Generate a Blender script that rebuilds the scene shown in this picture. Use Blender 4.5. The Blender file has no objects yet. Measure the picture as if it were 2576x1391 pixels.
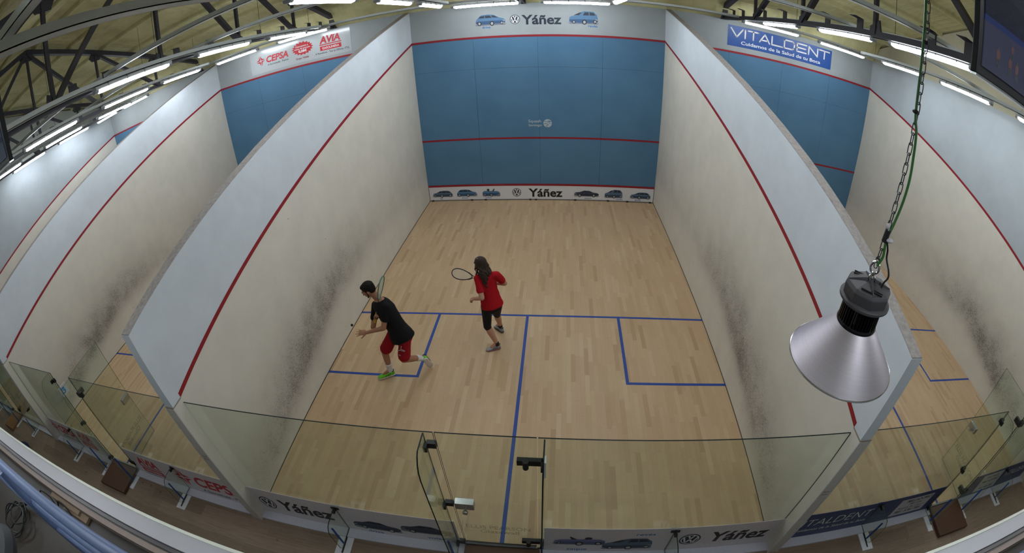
import bpy, bmesh, math, random
from mathutils import Vector, Matrix
from math import sin, cos, pi, radians as R

S = bpy.context.scene
COL = S.collection
random.seed(7)

# ------------------------------------------------------------------ camera
cd = bpy.data.cameras.new('camera')
cam = bpy.data.objects.new('camera', cd)
COL.objects.link(cam)
S.camera = cam
cd.type = 'PANO'
cd.panorama_type = 'FISHEYE_LENS_POLYNOMIAL'
cd.sensor_fit = 'HORIZONTAL'
cd.sensor_width = 25.76
cd.sensor_height = 13.91
cd.fisheye_fov = pi
cd.fisheye_polynomial_k0 = 0.0
cd.fisheye_polynomial_k1 = -0.913353/10
cd.fisheye_polynomial_k2 = (0.090694)/100
cd.fisheye_polynomial_k3 = -0.098071/1000
cd.fisheye_polynomial_k4 = (0.021090)/10000
cd.shift_x = -(11.807)/2576
cd.shift_y = 148.189/1391
cd.clip_start = 0.01
cam.matrix_world = (Matrix.Translation((0.5267, -2.0756, 4.7775))
                    @ Matrix.Rotation(0.116539, 4, 'Z') @ Matrix.Rotation(0.883742, 4, 'X')
                    @ Matrix.Rotation((-0.047930), 4, 'Z'))

# ------------------------------------------------------------------ world, exposure
W = bpy.data.worlds.new('world')
S.world = W
W.use_nodes = True
W.node_tree.nodes['Background'].inputs[0].default_value = (0.7, 0.8, 1.0, 1)
W.node_tree.nodes['Background'].inputs[1].default_value = 0.03
S.view_settings.view_transform = 'Standard'
S.view_settings.look = 'None'
S.view_settings.exposure = 0.0
S.view_settings.gamma = 1.0
S.view_settings.use_curve_mapping = False
try:
    S.cycles.max_bounces = 5
    S.cycles.diffuse_bounces = 3
    S.cycles.glossy_bounces = 3
    S.cycles.transparent_max_bounces = 12
    S.cycles.caustics_reflective = False
    S.cycles.caustics_refractive = False
    S.cycles.use_adaptive_sampling = True
    S.cycles.adaptive_threshold = 0.06
except Exception:
    pass
LAMP = 36.5            # radiance of the fluorescent diffusers
LAMP_COL = (0.88, 0.945, 1.0)

# ------------------------------------------------------------------ materials
def srgb(r, g, b):
    f = lambda c: (c/255/12.92) if c/255 <= .04045 else ((c/255+.055)/1.055)**2.4
    return (f(r), f(g), f(b), 1)

class NT:
    def __init__(s, name):
        s.m = bpy.data.materials.new(name)
        s.m.use_nodes = True
        s.t = s.m.node_tree
        s.b = s.t.nodes['Principled BSDF']
    def n(s, typ, **kw):
        o = s.t.nodes.new(typ)
        for k, v in kw.items():
            setattr(o, k, v)
        return o
    def l(s, a, b):
        s.t.links.new(a, b)
    def val(s, sock, v):
        if hasattr(v, 'default_value') or hasattr(v, 'links'):
            s.l(v, sock)
        else:
            sock.default_value = v
    def math(s, op, a, b=0.0, c=None, clamp=False):
        o = s.n('ShaderNodeMath', operation=op, use_clamp=clamp)
        s.val(o.inputs[0], a)
        s.val(o.inputs[1], b)
        if c is not None:
            s.val(o.inputs[2], c)
        return o.outputs[0]
    def mix(s, f, a, b):
        o = s.n('ShaderNodeMix', data_type='RGBA')
        s.val(o.inputs[0], f)
        s.val(o.inputs[6], a)
        s.val(o.inputs[7], b)
        return o.outputs[2]
    def pos(s):
        g = s.n('ShaderNodeNewGeometry')
        x = s.n('ShaderNodeSeparateXYZ')
        s.l(g.outputs['Position'], x.inputs[0])
        return g.outputs['Position'], x.outputs
    def noise(s, vec, scale, detail=2.0, rough=0.5, out='Fac'):
        o = s.n('ShaderNodeTexNoise')
        s.l(vec, o.inputs['Vector'])
        o.inputs['Scale'].default_value = scale
        o.inputs['Detail'].default_value = detail
        o.inputs['Roughness'].default_value = rough
        return o.outputs[out]
    def scl(s, vec, x, y, z):
        o = s.n('ShaderNodeVectorMath', operation='MULTIPLY')
        s.l(vec, o.inputs[0])
        o.inputs[1].default_value = (x, y, z)
        return o.outputs[0]
    def ramp(s, f, stops):
        o = s.n('ShaderNodeValToRGB')
        e = o.color_ramp.elements
        while len(e) < len(stops):
            e.new(0.5)
        for i, (p, c) in enumerate(stops):
            e[i].position = p
            e[i].color = c if isinstance(c, tuple) else (c, c, c, 1)
        s.l(f, o.inputs[0])
        return o.outputs[0]
    def bump(s, h, strength=.3, dist=.01):
        o = s.n('ShaderNodeBump')
        o.inputs['Strength'].default_value = strength
        o.inputs['Distance'].default_value = dist
        s.l(h, o.inputs['Height'])
        s.l(o.outputs[0], s.b.inputs['Normal'])
    def base(s, c, rough=.6, metal=0.0, spec=.5):
        s.val(s.b.inputs['Base Color'], c)
        s.val(s.b.inputs['Roughness'], rough)
        s.b.inputs['Metallic'].default_value = metal
        s.b.inputs['Specular IOR Level'].default_value = spec
        return s

MATS = {}
def flat(name, rgb, rough=.6, metal=0.0, spec=.5, var=.025, scale=30):
    """plain paint, plastic, cloth or metal with a slight mottling of its own"""
    if name in MATS:
        return MATS[name]
    t = NT(name)
    c = srgb(*rgb)
    tc = t.n('ShaderNodeTexCoord')
    f = t.noise(tc.outputs['Object'], scale, 3)
    d = tuple(max(0, v*(1-var*2)) for v in c[:3]) + (1,)
    u = tuple(min(1, v*(1+var)) for v in c[:3]) + (1,)
    t.base(t.ramp(f, [(.3, d), (.7, u)]), rough, metal, spec)
    MATS[name] = t.m
    return t.m

def emit(name, col, strength):
    t = NT(name)
    t.base((0.8, .8, .8, 1) if strength > 2 else (.01, .01, .01, 1), .4)
    t.b.inputs['Emission Color'].default_value = (*col, 1)
    t.b.inputs['Emission Strength'].default_value = strength
    return t.m

def mat_court_floor():
    t = NT('maple strip floor')
    p, x = t.pos()
    row = t.math('FLOOR', t.math('DIVIDE', x[0], .07))
    wn = t.n('ShaderNodeTexWhiteNoise', noise_dimensions='1D')
    t.l(row, wn.inputs['W'])
    yy = t.math('ADD', t.math('DIVIDE', x[1], .62), t.math('MULTIPLY', wn.outputs['Value'], 7.3))
    idx = t.math('FLOOR', yy)
    cv = t.n('ShaderNodeCombineXYZ')
    t.l(row, cv.inputs[0]); t.l(idx, cv.inputs[1])
    w2 = t.n('ShaderNodeTexWhiteNoise', noise_dimensions='3D')
    t.l(cv.outputs[0], w2.inputs['Vector'])
    col = t.ramp(w2.outputs['Value'], [(0, srgb(*FL[0])), (.15, srgb(*FL[1])), (.55, srgb(*FL[2])), (.85, srgb(*FL[3])), (1, srgb(*FL[4]))])
    g = t.noise(t.scl(p, 90, 5, 1), 1.0, 3)
    col = t.mix(t.math('MULTIPLY', g, .22), col, srgb(150, 112, 74))
    big = t.noise(p, .55, 3)
    col = t.mix(t.ramp(big, [(.35, 0.0), (.75, .22)]), col, srgb(168, 134, 96))
    fx = t.math('FRACT', t.math('DIVIDE', x[0], .07))
    fy = t.math('FRACT', yy)
    ed = t.math('MAXIMUM', t.math('LESS_THAN', fx, .028), t.math('LESS_THAN', fy, .006))
    col = t.mix(t.math('MULTIPLY', ed, .20), col, srgb(90, 64, 42))
    sc = t.noise(t.scl(p, 3, 14, 1), 1.0, 3, .7)
    col = t.mix(t.ramp(sc, [(.68, 0.0), (.78, .35)]), col, srgb(95, 78, 60))
    t.base(col, .42, 0, .4)
    return t.m

def mat_hall_floor(name, a, b, c):
    t = NT(name)
    p, x = t.pos()
    row = t.math('FLOOR', t.math('DIVIDE', x[1], .19))
    wn = t.n('ShaderNodeTexWhiteNoise', noise_dimensions='1D')
    t.l(row, wn.inputs['W'])
    xx = t.math('ADD', t.math('DIVIDE', x[0], 1.25), t.math('MULTIPLY', wn.outputs['Value'], 5.7))
    cv = t.n('ShaderNodeCombineXYZ')
    t.l(row, cv.inputs[1]); t.l(t.math('FLOOR', xx), cv.inputs[0])
    w2 = t.n('ShaderNodeTexWhiteNoise', noise_dimensions='3D')
    t.l(cv.outputs[0], w2.inputs['Vector'])
    col = t.ramp(w2.outputs['Value'], [(0, srgb(*a)), (.5, srgb(*b)), (1, srgb(*c))])
    g = t.noise(t.scl(p, 3, 38, 1), 1.0, 6, .65)
    col = t.mix(t.ramp(g, [(.38, 0.0), (.72, .5)]), col, tuple(v*.55 for v in srgb(*a)[:3])+(1,))
    k = t.noise(t.scl(p, 4, 7, 1), 1.0, 1)
    col = t.mix(t.ramp(k, [(.76, 0.0), (.8, .8)]), col, srgb(60, 42, 28))
    t.base(col, .45, 0, .4)
    return t.m

def mat_plaster(name, rgb, marks=False, speck=.5):
    t = NT(name)
    p, x = t.pos()
    n1 = t.noise(p, 2.2, 3, .6)
    base = srgb(*rgb)
    dk = tuple(v*.93 for v in base[:3])+(1,)
    col = t.ramp(n1, [(.35, dk), (.65, base)])
    if marks:
        # black smudges left by the ball: a band that drops from the front wall towards the back
        zc = t.math('MINIMUM', t.math('MULTIPLY_ADD', x[1], .23, .14), .98)
        dz = t.math('SUBTRACT', x[2], zc)
        up = t.math('MULTIPLY', t.math('MAXIMUM', dz, 0.0), 1.15)
        dn = t.math('MULTIPLY', t.math('MINIMUM', dz, 0.0), 3.1)
        d = t.math('ADD', t.math('POWER', up, 2.0), t.math('POWER', t.math('ABSOLUTE', dn), 2.0))
        band = t.math('POWER', 2.718, t.math('MULTIPLY', d, -1.0))
        yy = t.math('SUBTRACT', x[1], 2.6)
        sp = t.math('POWER', 2.718, t.math('MULTIPLY', t.math('MULTIPLY', yy, yy), -.07))
        sp = t.math('MAXIMUM', t.math('MULTIPLY', sp, 1.0), .46)
        blot = t.noise(p, 2.6, 3, .6)
        dens = t.math('MULTIPLY', t.math('MULTIPLY', band, sp), t.math('MULTIPLY_ADD', blot, .9, .65))
        small = t.noise(t.scl(p, 1, 24, 74), 1.0, 3.0, .6)
        fine = t.noise(t.scl(p, 1, 70, 150), 1.0, 2.0, .6)
        thr = t.math('MULTIPLY_ADD', dens, -.25, .78)
        m1 = t.math('MULTIPLY', t.math('SUBTRACT', small, thr), 9.0, clamp=True)
        thr2 = t.math('MULTIPLY_ADD', dens, -.30, .80)
        m2 = t.math('MULTIPLY', t.math('SUBTRACT', fine, thr2), 9.0, clamp=True)
        bg = t.math('MULTIPLY', t.math('POWER', dens, 1.25), .33, clamp=True)
        m = t.math('ADD', t.math('MULTIPLY', t.math('MAXIMUM', m1, m2), .42), bg, clamp=True)
        # a wide, sparse halo of longer single streaks
        wide = t.math('POWER', 2.718, t.math('MULTIPLY', t.math('POWER', t.math('MULTIPLY', t.math('ABSOLUTE', dz), .85), 2.0), -1.0))
        st = t.noise(t.scl(p, 1, 11, 48), 1.0, 1.0, .4)
        m4 = t.math('MULTIPLY', t.math('SUBTRACT', st, t.math('MULTIPLY_ADD', wide, -.045, .80)), 16.0, clamp=True)
        m = t.math('MAXIMUM', m, t.math('MULTIPLY', m4, .75), clamp=True)
        far = t.math('MULTIPLY', t.math('LESS_THAN', x[2], 4.4), 1.0)
        f2 = t.noise(t.scl(p, 1, 42, 60), 1.0, 2.0, .5)
        m3 = t.math('MULTIPLY', t.math('SUBTRACT', f2, .70), 3.0, clamp=True)
        m = t.math('MAXIMUM', m, t.math('MULTIPLY', m3, t.math('MULTIPLY', far, speck)))
        col = t.mix(m, col, srgb(88, 81, 75))
    n2 = t.noise(p, 60, 3)
    t.bump(n2, .12, .004)
    t.base(col, .62, 0, .3)
    return t.m

def mat_blue_panel():
    t = NT('blue front panel')
    p, x = t.pos()
    f = t.noise(p, 70, 3, .7)
    n = t.noise(p, 1.3, 4)
    col = t.ramp(n, [(.3, srgb(80, 122, 156)), (.7, srgb(88, 130, 164))])
    col = t.mix(t.ramp(f, [(.62, 0.0), (.72, .28)]), col, srgb(60, 84, 112))
    t.base(col, .45, 0, .4)
    return t.m

def mat_foam():
    t = NT('yellow sprayed foam')
    p, x = t.pos()
    n = t.noise(p, 1.4, 6, .65)
    col = t.ramp(n, [(.3, srgb(176, 172, 128)), (.5, srgb(200, 196, 150)), (.72, srgb(212, 208, 164))])
    dirt = t.noise(t.scl(p, 1, 3, 1), .9, 5, .7)
    col = t.mix(t.ramp(dirt, [(.60, 0.0), (.75, .4)]), col, srgb(130, 124, 86))
    w = t.math('SINE', t.math('MULTIPLY', x[0], 2*pi/.21))
    w2 = t.math('MULTIPLY_ADD', w, .5, .5)
    h = t.math('ADD', t.math('POWER', w2, 3.0), t.math('MULTIPLY', t.noise(p, 18, 4), .5))
    t.bump(h, .35, .02)
    t.base(col, .85, 0, .15)
    return t.m

def mat_glass():
    t = NT('greenish safety glass')
    nt = t.t
    tr = t.n('ShaderNodeBsdfTransparent')
    tr.inputs[0].default_value = (.94, .97, .93, 1)
    gl = t.n('ShaderNodeBsdfGlossy')
    gl.inputs['Roughness'].default_value = .02
    gl.inputs['Color'].default_value = (.95, 1, .97, 1)
    df = t.n('ShaderNodeBsdfDiffuse')
    df.inputs[0].default_value = (.45, .55, .45, 1)
    gn = t.n('ShaderNodeNewGeometry')
    dt = t.n('ShaderNodeVectorMath', operation='DOT_PRODUCT')
    t.l(gn.outputs['Incoming'], dt.inputs[0]); t.l(gn.outputs['Normal'], dt.inputs[1])
    cs = t.math('SUBTRACT', 1.0, t.math('ABSOLUTE', dt.outputs['Value']), clamp=True)
    fres = t.math('MULTIPLY_ADD', t.math('POWER', cs, 5.0), .90, .035)
    p, x = t.pos()
    sm = t.noise(p, 2.5, 4, .6)
    film = t.n('ShaderNodeMixShader')
    t.l(t.ramp(sm, [(.3, .015), (.8, .055)]), film.inputs[0])
    t.l(tr.outputs[0], film.inputs[1]); t.l(df.outputs[0], film.inputs[2])
    mx = t.n('ShaderNodeMixShader')
    t.l(fres, mx.inputs[0])
    t.l(film.outputs[0], mx.inputs[1]); t.l(gl.outputs[0], mx.inputs[2])
    t.l(mx.outputs[0], nt.nodes['Material Output'].inputs[0])
    nt.nodes.remove(t.b)
    return t.m

def mat_brushed():
    t = NT('spun aluminium')
    tc = t.n('ShaderNodeTexCoord')
    g = t.noise(t.scl(tc.outputs['Object'], 2, 2, 260), 1.0, 3)
    t.base(t.ramp(g, [(.3, srgb(188, 181, 190)), (.7, srgb(196, 189, 198))]), .40, .92)
    t.b.inputs['Anisotropic'].default_value = .75
    tn = t.n('ShaderNodeTangent', direction_type='RADIAL', axis='Z')
    t.l(tn.outputs[0], t.b.inputs['Tangent'])
    return t.m

def mat_concrete():
    t = NT('raw plaster wall top')
    p, x = t.pos()
    n = t.noise(p, 22, 6, .7)
    col = t.ramp(n, [(.3, srgb(150, 143, 143)), (.5, srgb(170, 163, 160)), (.7, srgb(186, 180, 175))])
    t.bump(n, .6, .01)
    t.base(col, .85, 0, .2)
    return t.m

FL = [(194, 160, 126), (206, 176, 138), (212, 180, 145), (213, 186, 147), (220, 193, 158)]
M_FLOOR = mat_court_floor()
M_HALL = mat_hall_floor('oak hallway planks', (134, 113, 96), (148, 127, 109), (160, 138, 120))
M_MEZZ = mat_hall_floor('mezzanine planks darkened for shade', (46, 37, 30), (50, 41, 33), (58, 47, 38))  # plank colour lowered to carry the darkness of the unlit gallery
M_CREAM = mat_plaster('cream court wall', (226, 221, 210), True)
M_UPPER = mat_plaster('cool white wall', (214, 222, 230))
M_FRONT = mat_plaster('white front wall', (168, 175, 178))
M_ENDUP = mat_plaster('end wall white', (184, 192, 198))
M_BEIGE = mat_plaster('beige end wall', (196, 190, 166))
M_GREYW = mat_plaster('grey end wall', (168, 172, 166))
M_BLUE = mat_blue_panel()
M_FOAM = mat_foam()
M_GLASS = mat_glass()
M_ALU = mat_brushed()
M_CONC = mat_concrete()
M_EDGE = flat('dark glass edge', (20, 32, 28), .45, 0, .25)
M_RED = flat('red line paint', (150, 26, 38), .5)
M_LINE = flat('blue floor tape', (32, 72, 158), .5)
M_STEEL = flat('dark painted steel', (56, 54, 62), .5, 0, .4)
M_TRAY = flat('galvanised channel', (196, 202, 202), .5, .1, .4, .02)
M_WHITE = flat('white board', (226, 226, 232), .4, 0, .5, .01)
M_GRAYP = flat('white enamel', (206, 208, 212), .4)
M_BLACK = flat('black plastic', (22, 22, 24), .4)
M_CHROME = flat('chrome', (200, 202, 206), .18, 1.0)
M_LAMP = emit('lit diffuser', LAMP_COL, LAMP)
M_NAVYINK = flat('navy ink', (32, 44, 62), .5)
M_BLUEINK = flat('blue ink', (36, 108, 176), .5)
M_REDINK = flat('red ink', (196, 34, 48), .45)
M_WHITEINK = flat('white ink', (236, 238, 240), .45)
M_BLACKINK = flat('black ink', (22, 24, 28), .5)
def see_through_ink(name, rgb, cover):
    t = NT(name)
    t.base(srgb(*rgb), .6)
    tr = t.n('ShaderNodeBsdfTransparent'); mx = t.n('ShaderNodeMixShader')
    mx.inputs[0].default_value = cover
    t.l(tr.outputs[0], mx.inputs[1]); t.l(t.b.outputs[0], mx.inputs[2])
    t.l(mx.outputs[0], t.t.nodes['Material Output'].inputs[0])
    return t.m
M_GREENINK = see_through_ink('pale green ink', (110, 140, 120), .4)

# ------------------------------------------------------------------ mesh helpers
class MB:
    def __init__(s):
        s.v = []; s.f = []; s.mi = []; s.cur = 0
    def add(s, vs, fs):
        o = len(s.v)
        s.v += [tuple(v) for v in vs]
        s.f += [tuple(i+o for i in f) for f in fs]
        s.mi += [s.cur]*len(fs)
        return s
    def box(s, x0, x1, y0, y1, z0, z1):
        return s.hexa([(x0, y0, z0), (x1, y0, z0), (x1, y1, z0), (x0, y1, z0), (x0, y0, z1), (x1, y0, z1), (x1, y1, z1), (x0, y1, z1)])
    def hexa(s, v):
        return s.add(v, [(0, 3, 2, 1), (4, 5, 6, 7), (0, 1, 5, 4), (1, 2, 6, 5), (2, 3, 7, 6), (3, 0, 4, 7)])
    def bar(s, p, q, w, h, up=(0, 0, 1)):
        p = Vector(p); q = Vector(q); d = (q-p).normalized()
        u = Vector(up)
        if abs(d.dot(u)) > .98:
            u = Vector((1, 0, 0))
        a = d.cross(u).normalized()*w/2
        b = a.cross(d).normalized()*h/2
        return s.hexa([p-a-b, p+a-b, q+a-b, q-a-b, p-a+b, p+a+b, q+a+b, q-a+b])
    def prism(s, poly, off):
        """poly: list of 3D points (planar), off: extrusion vector"""
        n = len(poly); off = Vector(off)
        vs = [Vector(p) for p in poly]+[Vector(p)+off for p in poly]
        fs = [tuple(range(n))[::-1], tuple(range(n, 2*n))]
        fs += [(i, (i+1) % n, n+(i+1) % n, n+i) for i in range(n)]
        return s.add(vs, fs)
    def tube(s, pts, r, n=10, closed=False):
        pts = [Vector(p) for p in pts]
        m = len(pts)
        rs = r if isinstance(r, (list, tuple)) else [r]*m
        vs = []; fs = []
        ref = None
        for i, p in enumerate(pts):
            if closed:
                d = (pts[(i+1) % m]-pts[i-1]).normalized()
            else:
                d = (pts[min(i+1, m-1)]-pts[max(i-1, 0)]).normalized()
            if ref is None:
                ref = Vector((0, 0, 1)) if abs(d.z) < .9 else Vector((1, 0, 0))
            a = d.cross(ref)
            if a.length < 1e-5:
                a = d.orthogonal()
            a.normalize()
            b = a.cross(d).normalized()
            ref = b.copy()
            ref = -b if b.dot(ref) < 0 else b
            for k in range(n):
                t = 2*pi*k/n
                vs.append(p+(a*cos(t)+b*sin(t))*rs[i])
        segs = m if closed else m-1
        for i in range(segs):
            j = (i+1) % m
            for k in range(n):
                l = (k+1) % n
                fs.append((i*n+k, i*n+l, j*n+l, j*n+k))
        if not closed:
            fs.append(tuple(range(n))[::-1])
            fs.append(tuple((m-1)*n+k for k in range(n)))
        return s.add(vs, fs)
    def lathe(s, prof, n=32, mat=None):
        """prof: (r, z) list; closed solid of revolution round z, then placed by mat"""
        mat = mat or Matrix()
        vs = []; fs = []
        for r, z in prof:
            for k in range(n):
                t = 2*pi*k/n
                vs.append(mat @ Vector((r*cos(t), r*sin(t), z)))
        for i in range(len(prof)-1):
            for k in range(n):
                l = (k+1) % n
                fs.append((i*n+k, i*n+l, (i+1)*n+l, (i+1)*n+k))
        if prof[0][0] > 1e-6:
            fs.append(tuple(range(n))[::-1])
        if prof[-1][0] > 1e-6:
            fs.append(tuple((len(prof)-1)*n+k for k in range(n)))
        return s.add(vs, fs)
    def ball(s, c, rx, ry, rz, basis=None, n=14, m=8):
        """ellipsoid; basis = 3 orthonormal vectors"""
        c = Vector(c)
        B = basis or (Vector((1, 0, 0)), Vector((0, 1, 0)), Vector((0, 0, 1)))
        vs = [c-B[2]*rz]
        for i in range(1, m):
            t = pi*i/m
            for k in range(n):
                u = 2*pi*k/n
                vs.append(c+B[0]*(rx*sin(t)*cos(u))+B[1]*(ry*sin(t)*sin(u))-B[2]*(rz*cos(t)))
        vs.append(c+B[2]*rz)
        fs = []
        for k in range(n):
            fs.append((0, 1+(k+1) % n, 1+k))
            fs.append((len(vs)-1, 1+(m-2)*n+k, 1+(m-2)*n+(k+1) % n))
        for i in range(m-2):
            for k in range(n):
                l = (k+1) % n
                fs.append((1+i*n+k, 1+i*n+l, 1+(i+1)*n+l, 1+(i+1)*n+k))
        return s.add(vs, fs)
    def cap(s, a, b, ra, rb, n=12):
        """tapered capsule"""
        a = Vector(a); b = Vector(b); d = b-a; L = d.length; d = d.normalized()
        x = d.orthogonal().normalized(); y = d.cross(x)
        prof = []
        for i in range(4):
            t = pi/2*(1-i/4)
            prof.append((ra*cos(t)+1e-5, -ra*sin(t)))
        prof.append((ra, 0)); prof.append((rb, L))
        for i in range(1, 5):
            t = pi/2*i/4
            prof.append((rb*cos(t)+1e-5, L+rb*sin(t)))
        M = Matrix((x, y, d)).transposed().to_4x4()
        M.translation = a
        return s.lathe(prof, n, M)
    def mesh(s, name, mats, smooth=False):
        me = bpy.data.meshes.new(name)
        me.from_pydata(s.v, [], s.f)
        mats = mats if isinstance(mats, (list, tuple)) else [mats]
        for m in mats:
            me.materials.append(m)
        me.polygons.foreach_set('material_index', s.mi)
        me.validate(); me.update()
        bm = bmesh.new(); bm.from_mesh(me)
        bmesh.ops.recalc_face_normals(bm, faces=bm.faces)
        bm.to_mesh(me); bm.free()
        if smooth:
            me.polygons.foreach_set('use_smooth', [True]*len(me.polygons))
            try:
                me.set_sharp_from_angle(angle=R(38))
            except Exception:
                pass
        return me
    def build(s, name, mats, parent=None, smooth=False, world=True, bevel=0):
        """one mesh object; vertices are in world space, parent stands anywhere"""
        me = s.mesh(name, mats, smooth)
        o = bpy.data.objects.new(name, me)
        COL.objects.link(o)
        if parent is not None:
            if world:
                wp = parent
                off = Vector((0, 0, 0)); rot = Matrix()
                chain = []
                while wp is not None:
                    chain.append(wp); wp = wp.parent
                M = Matrix()
                for c in reversed(chain):
                    M = M @ c.matrix_basis
                me.transform(M.inverted())
            o.parent = parent
        else:
            # origin at the base centre of the thing
            xs = [v.co for v in me.vertices]
            c = Vector(((min(v.x for v in xs)+max(v.x for v in xs))/2, (min(v.y for v in xs)+max(v.y for v in xs))/2, min(v.z for v in xs)))
            me.transform(Matrix.Translation(-c))
            o.location = c
        if bevel:
            md = o.modifiers.new('bevel', 'BEVEL'); md.width = bevel; md.segments = 2; md.limit_method = 'ANGLE'
        return o

def tag(o, label, cat=None, group=None, kind=None):
    if label: o['label'] = label
    if cat: o['category'] = cat
    if group: o['group'] = group
    if kind: o['kind'] = kind
    return o

def empty(name, loc, label=None, cat=None, group=None, rot=None):
    o = bpy.data.objects.new(name, None)
    COL.objects.link(o)
    o.empty_display_size = .1
    o.location = loc
    if rot: o.rotation_euler = rot
    return tag(o, label, cat, group)

def struct(o):
    o['kind'] = 'structure'
    return o

def copy_tree(o, parent=None):
    c = o.copy(); COL.objects.link(c)
    c.parent = parent
    for ch in [k for k in bpy.data.objects if k.parent == o]:
        copy_tree(ch, c)
    return c

def remeshed(mb, name, mat, parent, voxel, smooth=4, fac=.5):
    """fuse overlapping solids of one body or garment into one continuous skin"""
    me = mb.mesh(name+'_raw', [mat] if not isinstance(mat, list) else mat)
    o = bpy.data.objects.new('tmp', me); COL.objects.link(o)
    m = o.modifiers.new('r', 'REMESH'); m.mode = 'VOXEL'; m.voxel_size = voxel
    if smooth:
        m2 = o.modifiers.new('s', 'SMOOTH'); m2.iterations = smooth; m2.factor = fac
    bpy.context.view_layer.update()
    dg = bpy.context.evaluated_depsgraph_get()
    me2 = bpy.data.meshes.new_from_object(o.evaluated_get(dg))
    bpy.data.objects.remove(o); bpy.data.meshes.remove(me)
    me2.name = name
    me2.polygons.foreach_set('use_smooth', [True]*len(me2.polygons))
    if not me2.materials:
        me2.materials.append(mat)
    r = bpy.data.objects.new(name, me2); COL.objects.link(r)
    M = Matrix(); chain = []
    wp = parent
    while wp is not None:
        chain.append(wp); wp = wp.parent
    for c in reversed(chain):
        M = M @ c.matrix_basis
    me2.transform(M.inverted())
    r.parent = parent
    return r

# ------------------------------------------------------------------ flat print helpers
class Plane2D:
    """a printing surface: origin, right vector, up vector; prints sit just proud of it"""
    def __init__(s, o, r, u, lift=.002):
        s.o = Vector(o); s.r = Vector(r).normalized(); s.u = Vector(u).normalized()
        s.n = s.r.cross(s.u)
        s.lift = lift
    def p(s, x, y, k=0):
        return s.o+s.r*x+s.u*y+s.n*(s.lift+k*.0012)

def poly2(mb, pl, pts, k=0):
    n = len(pts)
    mb.add([pl.p(x, y, k) for x, y in pts], [tuple(range(n))])

def disc2(mb, pl, cx, cy, rx, ry=None, k=0, n=28):
    ry = ry or rx
    poly2(mb, pl, [(cx+rx*cos(2*pi*i/n), cy+ry*sin(2*pi*i/n)) for i in range(n)], k)

def ring2(mb, pl, cx, cy, r0, r1, k=0, n=32):
    vs = []; fs = []
    for i in range(n):
        t = 2*pi*i/n
        vs += [pl.p(cx+r0*cos(t), cy+r0*sin(t), k), pl.p(cx+r1*cos(t), cy+r1*sin(t), k)]
    for i in range(n):
        j = (i+1) % n
        fs.append((2*i, 2*i+1, 2*j+1, 2*j))
    mb.add(vs, fs)

def stroke2(mb, pl, pts, w, k=0, rnd=True):
    for (x0, y0), (x1, y1) in zip(pts, pts[1:]):
        dx, dy = x1-x0, y1-y0
        L = math.hypot(dx, dy) or 1
        nx, ny = -dy/L*w/2, dx/L*w/2
        poly2(mb, pl, [(x0+nx, y0+ny), (x0-nx, y0-ny), (x1-nx, y1-ny), (x1+nx, y1+ny)], k)
    if rnd:
        for x, y in pts:
            disc2(mb, pl, x, y, w/2, k=k, n=14)

_txt = {}
def text_geo(s, bold, shear):
    key = (s, bold, shear)
    if key in _txt:
        return _txt[key]
    cu = bpy.data.curves.new('t', 'FONT')
    cu.body = s
    cu.size = 1
    cu.offset = bold
    cu.shear = shear
    cu.resolution_u = 3
    cu.fill_mode = 'FRONT' if False else 'BOTH'
    o = bpy.data.objects.new('t', cu); COL.objects.link(o)
    bpy.context.view_layer.update()
    dg = bpy.context.evaluated_depsgraph_get()
    me = bpy.data.meshes.new_from_object(o.evaluated_get(dg))
    vs = [(v.co.x, v.co.y) for v in me.vertices]
    fs = [tuple(p.vertices) for p in me.polygons]
    bpy.data.objects.remove(o); bpy.data.curves.remove(cu); bpy.data.meshes.remove(me)
    _txt[key] = (vs, fs)
    return vs, fs

def text2(mb, pl, s, x, y, w, h, bold=.012, shear=0, k=0, capref=None):
    """text whose ink is w wide from x; h is the height of a capital; y the baseline"""
    vs, fs = text_geo(s, bold, shear)
    if not vs:
        return
    x0 = min(v[0] for v in vs); x1 = max(v[0] for v in vs)
    kx = w/(x1-x0); ky = h/.70
    mb.add([pl.p(x+(a-x0)*kx, y+b*ky, k) for a, b in vs], fs)

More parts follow.
